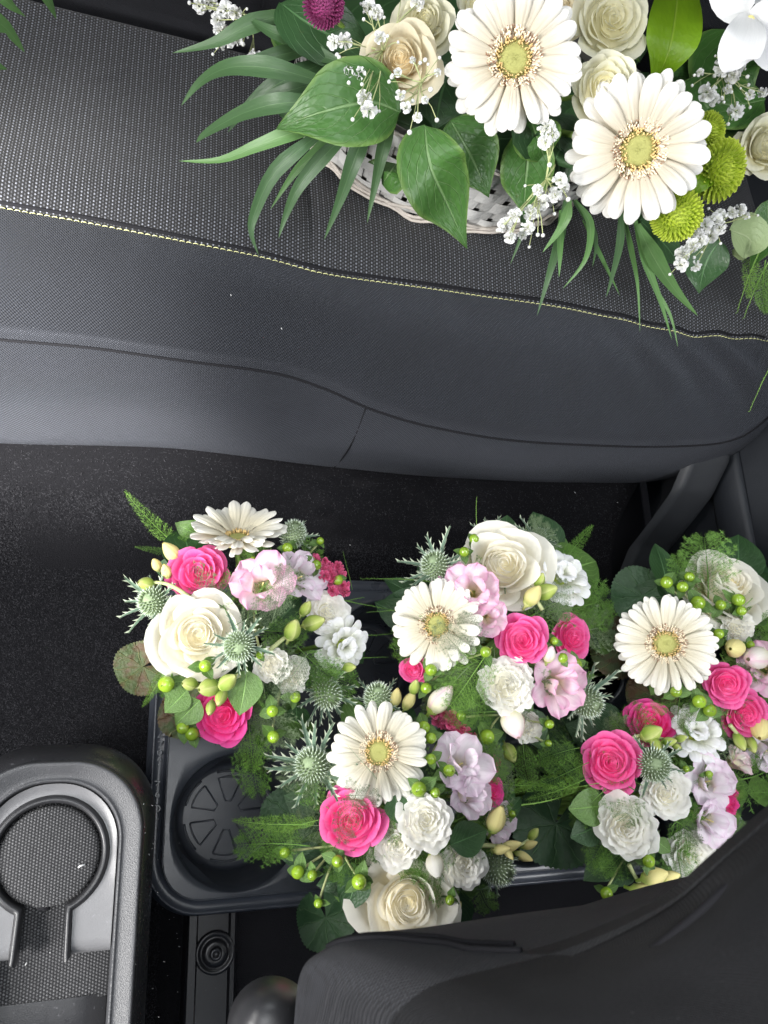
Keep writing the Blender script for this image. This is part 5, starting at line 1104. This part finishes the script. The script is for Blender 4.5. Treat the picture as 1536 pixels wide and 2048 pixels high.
gerbera(BQ, 1028, 118, 140, (0.0, -0.10), 0.0, 'gerbera_white', (23, 22), out=0.25, fat=0.84); gerbera(BQ, 1277, 300, 143, (0.05, -0.2), -0.002, 'gerbera_white', (20, 20), out=0.25, fat=0.90)
rose(BQ, 850, 42, 62, 'rose_basket', 'tea', (0, 0.1), -0.012, 0.2, 0); rose(BQ, 800, 118, 74, 'rose_peach', 'tea', (-0.1, 0), -0.012, 0.2, 1); rose(BQ, 1225, 38, 76, 'rose_basket', 'cup', (0.1, 0.1), -0.012, 0.2, 2); rose(BQ, 1212, 172, 66, 'rose_basket', 'cup', (0, 0), 0.0, 0.2, 0); rose(BQ, 1535, 290, 60, 'rose_basket', 'tea', (0.2, 0), -0.01, 0.2, 2); rose(BQ, 975, 5, 60, 'rose_basket', 'cup', (0, 0.2), -0.02, 0.2, 1)
rose(BQ, 1120, 20, 60, 'rose_peach', 'cup', (0, 0.2), -0.04, 0.2, 1)
pompon(BQ, 645, 6, 44, 'pompon_magenta', (0, 0), (1, 1, 1), 0.035)
pompon(BQ, 1424, 262, 40, 'pompon', (0.3, -0.1), (1, 1, .8), -0.02); pompon(BQ, 1450, 342, 58, 'pompon', (0.2, -0.2), (.9, 1.1, .9), -0.004); pompon(BQ, 1356, 432, 54, 'pompon', (-0.2, -0.4), (1, 1, .9), -0.006)
# white orchid bloom at the corner
op = P(1500, 40, .53); on = (CAMP-op).normalized(); og = obj('orchid', MB().tube([op-on*.03, op-on*.01, op], .004, 8).mesh('orchid'), M['bud_yellow'], BQ.root, Matrix.Identity(4))
for q, w_ in (([(1500, 30, .53), (1492, 70, .535), (1475, 110, .53), (1470, 140, .52)], .019), ([(1500, 20, .53), (1540, 60, .53), (1560, 130, .51)], .024), ([(1500, 20, .53), (1470, -10, .535), (1450, -60, .53)], .022), ([(1510, 10, .53), (1560, -10, .53), (1620, -20, .52)], .024)):
    o = blade(BQ, q, w_, 'orchid', 'orchid_petal', 'round', .12, 0, 8, 16, .001); o.parent = og; o.matrix_basis = Matrix.Identity(4); WORLD[o.name] = Matrix.Identity(4)
# baby's breath
gypso(BQ, (560, 20), [(420, 5, 14), (400, 12, 13), (452, 20, 15), (435, 40, 13), (470, 25, 12), (442, 62, 14), (455, 80, 14), (472, 78, 12), (440, 92, 9), (510, 116, 14)], dz=-0.02)
gypso(BQ, (800, 100), [(690, 82, 14), (668, 85, 13), (740, 14, 15), (752, 25, 13), (695, 145, 14), (718, 148, 13), (728, 195, 14), (738, 220, 15), (760, 75, 11), (835, 8, 13), (712, 130, 10)], dz=0.005)
gypso(BQ, (860, 150), [(795, 145, 8), (800, 190, 9), (812, 215, 10), (835, 235, 9), (850, 200, 7), (875, 145, 7), (825, 120, 6)], dz=0.005)
gypso(BQ, (1110, 330), [(1095, 255, 14), (1105, 270, 12), (1090, 285, 13), (1120, 360, 13), (1110, 390, 14), (1085, 405, 14), (1060, 425, 13), (1030, 430, 13), (1010, 450, 13), (1055, 455, 13), (1020, 475, 11), (1045, 470, 9), (1130, 375, 9), (1075, 380, 10)], dz=-0.02)
gypso(BQ, (1440, 130), [(1455, 110, 17), (1470, 130, 18), (1445, 135, 16), (1485, 105, 15), (1465, 150, 14), (1415, 185, 16), (1428, 200, 11), (1472, 222, 15), (1455, 178, 8), (1500, 190, 9), (1525, 185, 9), (1400, 145, 7)], dz=0.01)
gypso(BQ, (1460, 430), [(1430, 440, 13), (1410, 450, 14), (1440, 455, 12), (1420, 470, 15), (1400, 480, 15), (1385, 490, 13), (1440, 430, 11), (1465, 425, 10), (1480, 420, 11), (1490, 430, 8), (1365, 508, 14), (1362, 530, 13), (1392, 532, 10), (1395, 462, 10)], dz=-0.02)
for (a, c, d, e, k, m) in ((1530, 440, 1495, 600, 'plume', 'fern_bright'), (1545, 470, 1472, 628, 'strand', 'fern_bright'), (1560, 500, 1485, 640, 'strand', 'fern_bright'), (1570, 700, 1503, 815, 'strand', 'fern_bright'), (1540, 520, 1530, 640, 'plume', 'fern')):
    z0 = .38 if c < 650 else .31
    aa, ee = P(a, c, z0), P(d, e, .315 if c < 650 else .285); dd = ee-aa; L = dd.length; y = dd.normalized(); z = (CAMP-aa).normalized(); z = (z-y*z.dot(y)).normalized(); x = y.cross(z)
    obj('fern_frond', FERN[k][0], M[m], BQ.root, Matrix.Translation(aa) @ Matrix((x, y, z)).transposed().to_4x4() @ Matrix.Diagonal((L, L, L, 1)))

# ---- the plant whose leaf tips hang in at the top left corner
PL = Bouquet('leafy_plant', 'pale green leaf tips reaching in at the top left corner', 'plant', (-60, 40), P(-60, 40, .285), .36, 200, 0.02)
for q, w_, m in (([(-90, -60, .40), (-40, 20, .40), (10, 55, .37), (50, 105, .33)], .012, 'palm_fresh'), ([(60, -60, .40), (90, -10, .38), (113, 38, .35)], .006, 'palm_fresh'), ([(-80, 90, .38), (-30, 120, .36), (14, 138, .33)], .009, 'palm_fresh'), ([(-60, -80, .40), (10, 0, .38), (52, 34, .35)], .006, 'palm_fresh')): blade(PL, q, w_*2.0, m, 'leaf')
obj('leaf_stem', MB().tube([P(-60, 40, .285), P(-80, 0, .36), P(-85, -60, .40)], .003, 6).mesh('leaf_stem'), M['stem'], PL.root)
# crumbs and lint on console, carpet and tray
ln = MB(); RL = random.Random(9)
def crumb(px, py, z, s): 
    p = P(px, py, z); ln.add(_ball, Matrix.Translation(p) @ Matrix.Rotation(RL.uniform(0, 3), 4, 'Z') @ Matrix.Diagonal((s*RL.uniform(.6, 2.2), s*.6, s*.4, 1)))
for k in range(30): crumb(RL.uniform(240, 322), RL.uniform(1600, 2040), RL.uniform(.25, .29) if k % 2 else .29, RL.uniform(.0002, .0005))
for k in range(40): crumb(RL.uniform(305, 360), RL.uniform(1500, 2000), .006 if k % 2 else .09, RL.uniform(.0003, .0006))
ln.tube([P(153, 1738, .2905), P(160, 1732, .2925), P(170, 1729, .2920)], .0007, 5)
for (x, y) in ((563, 657), (462, 590), (100, 1905), (52, 1928), (1150, 985), (1235, 1005), (700, 1090)): crumb(x, y, .292 if y < 700 else (.28 if y > 1500 else .14), .0006)
tag(obj('lint', ln.mesh('lint'), M['lint']), 'pale specks of dust and lint on the console and carpet', 'lint', kind='stuff')
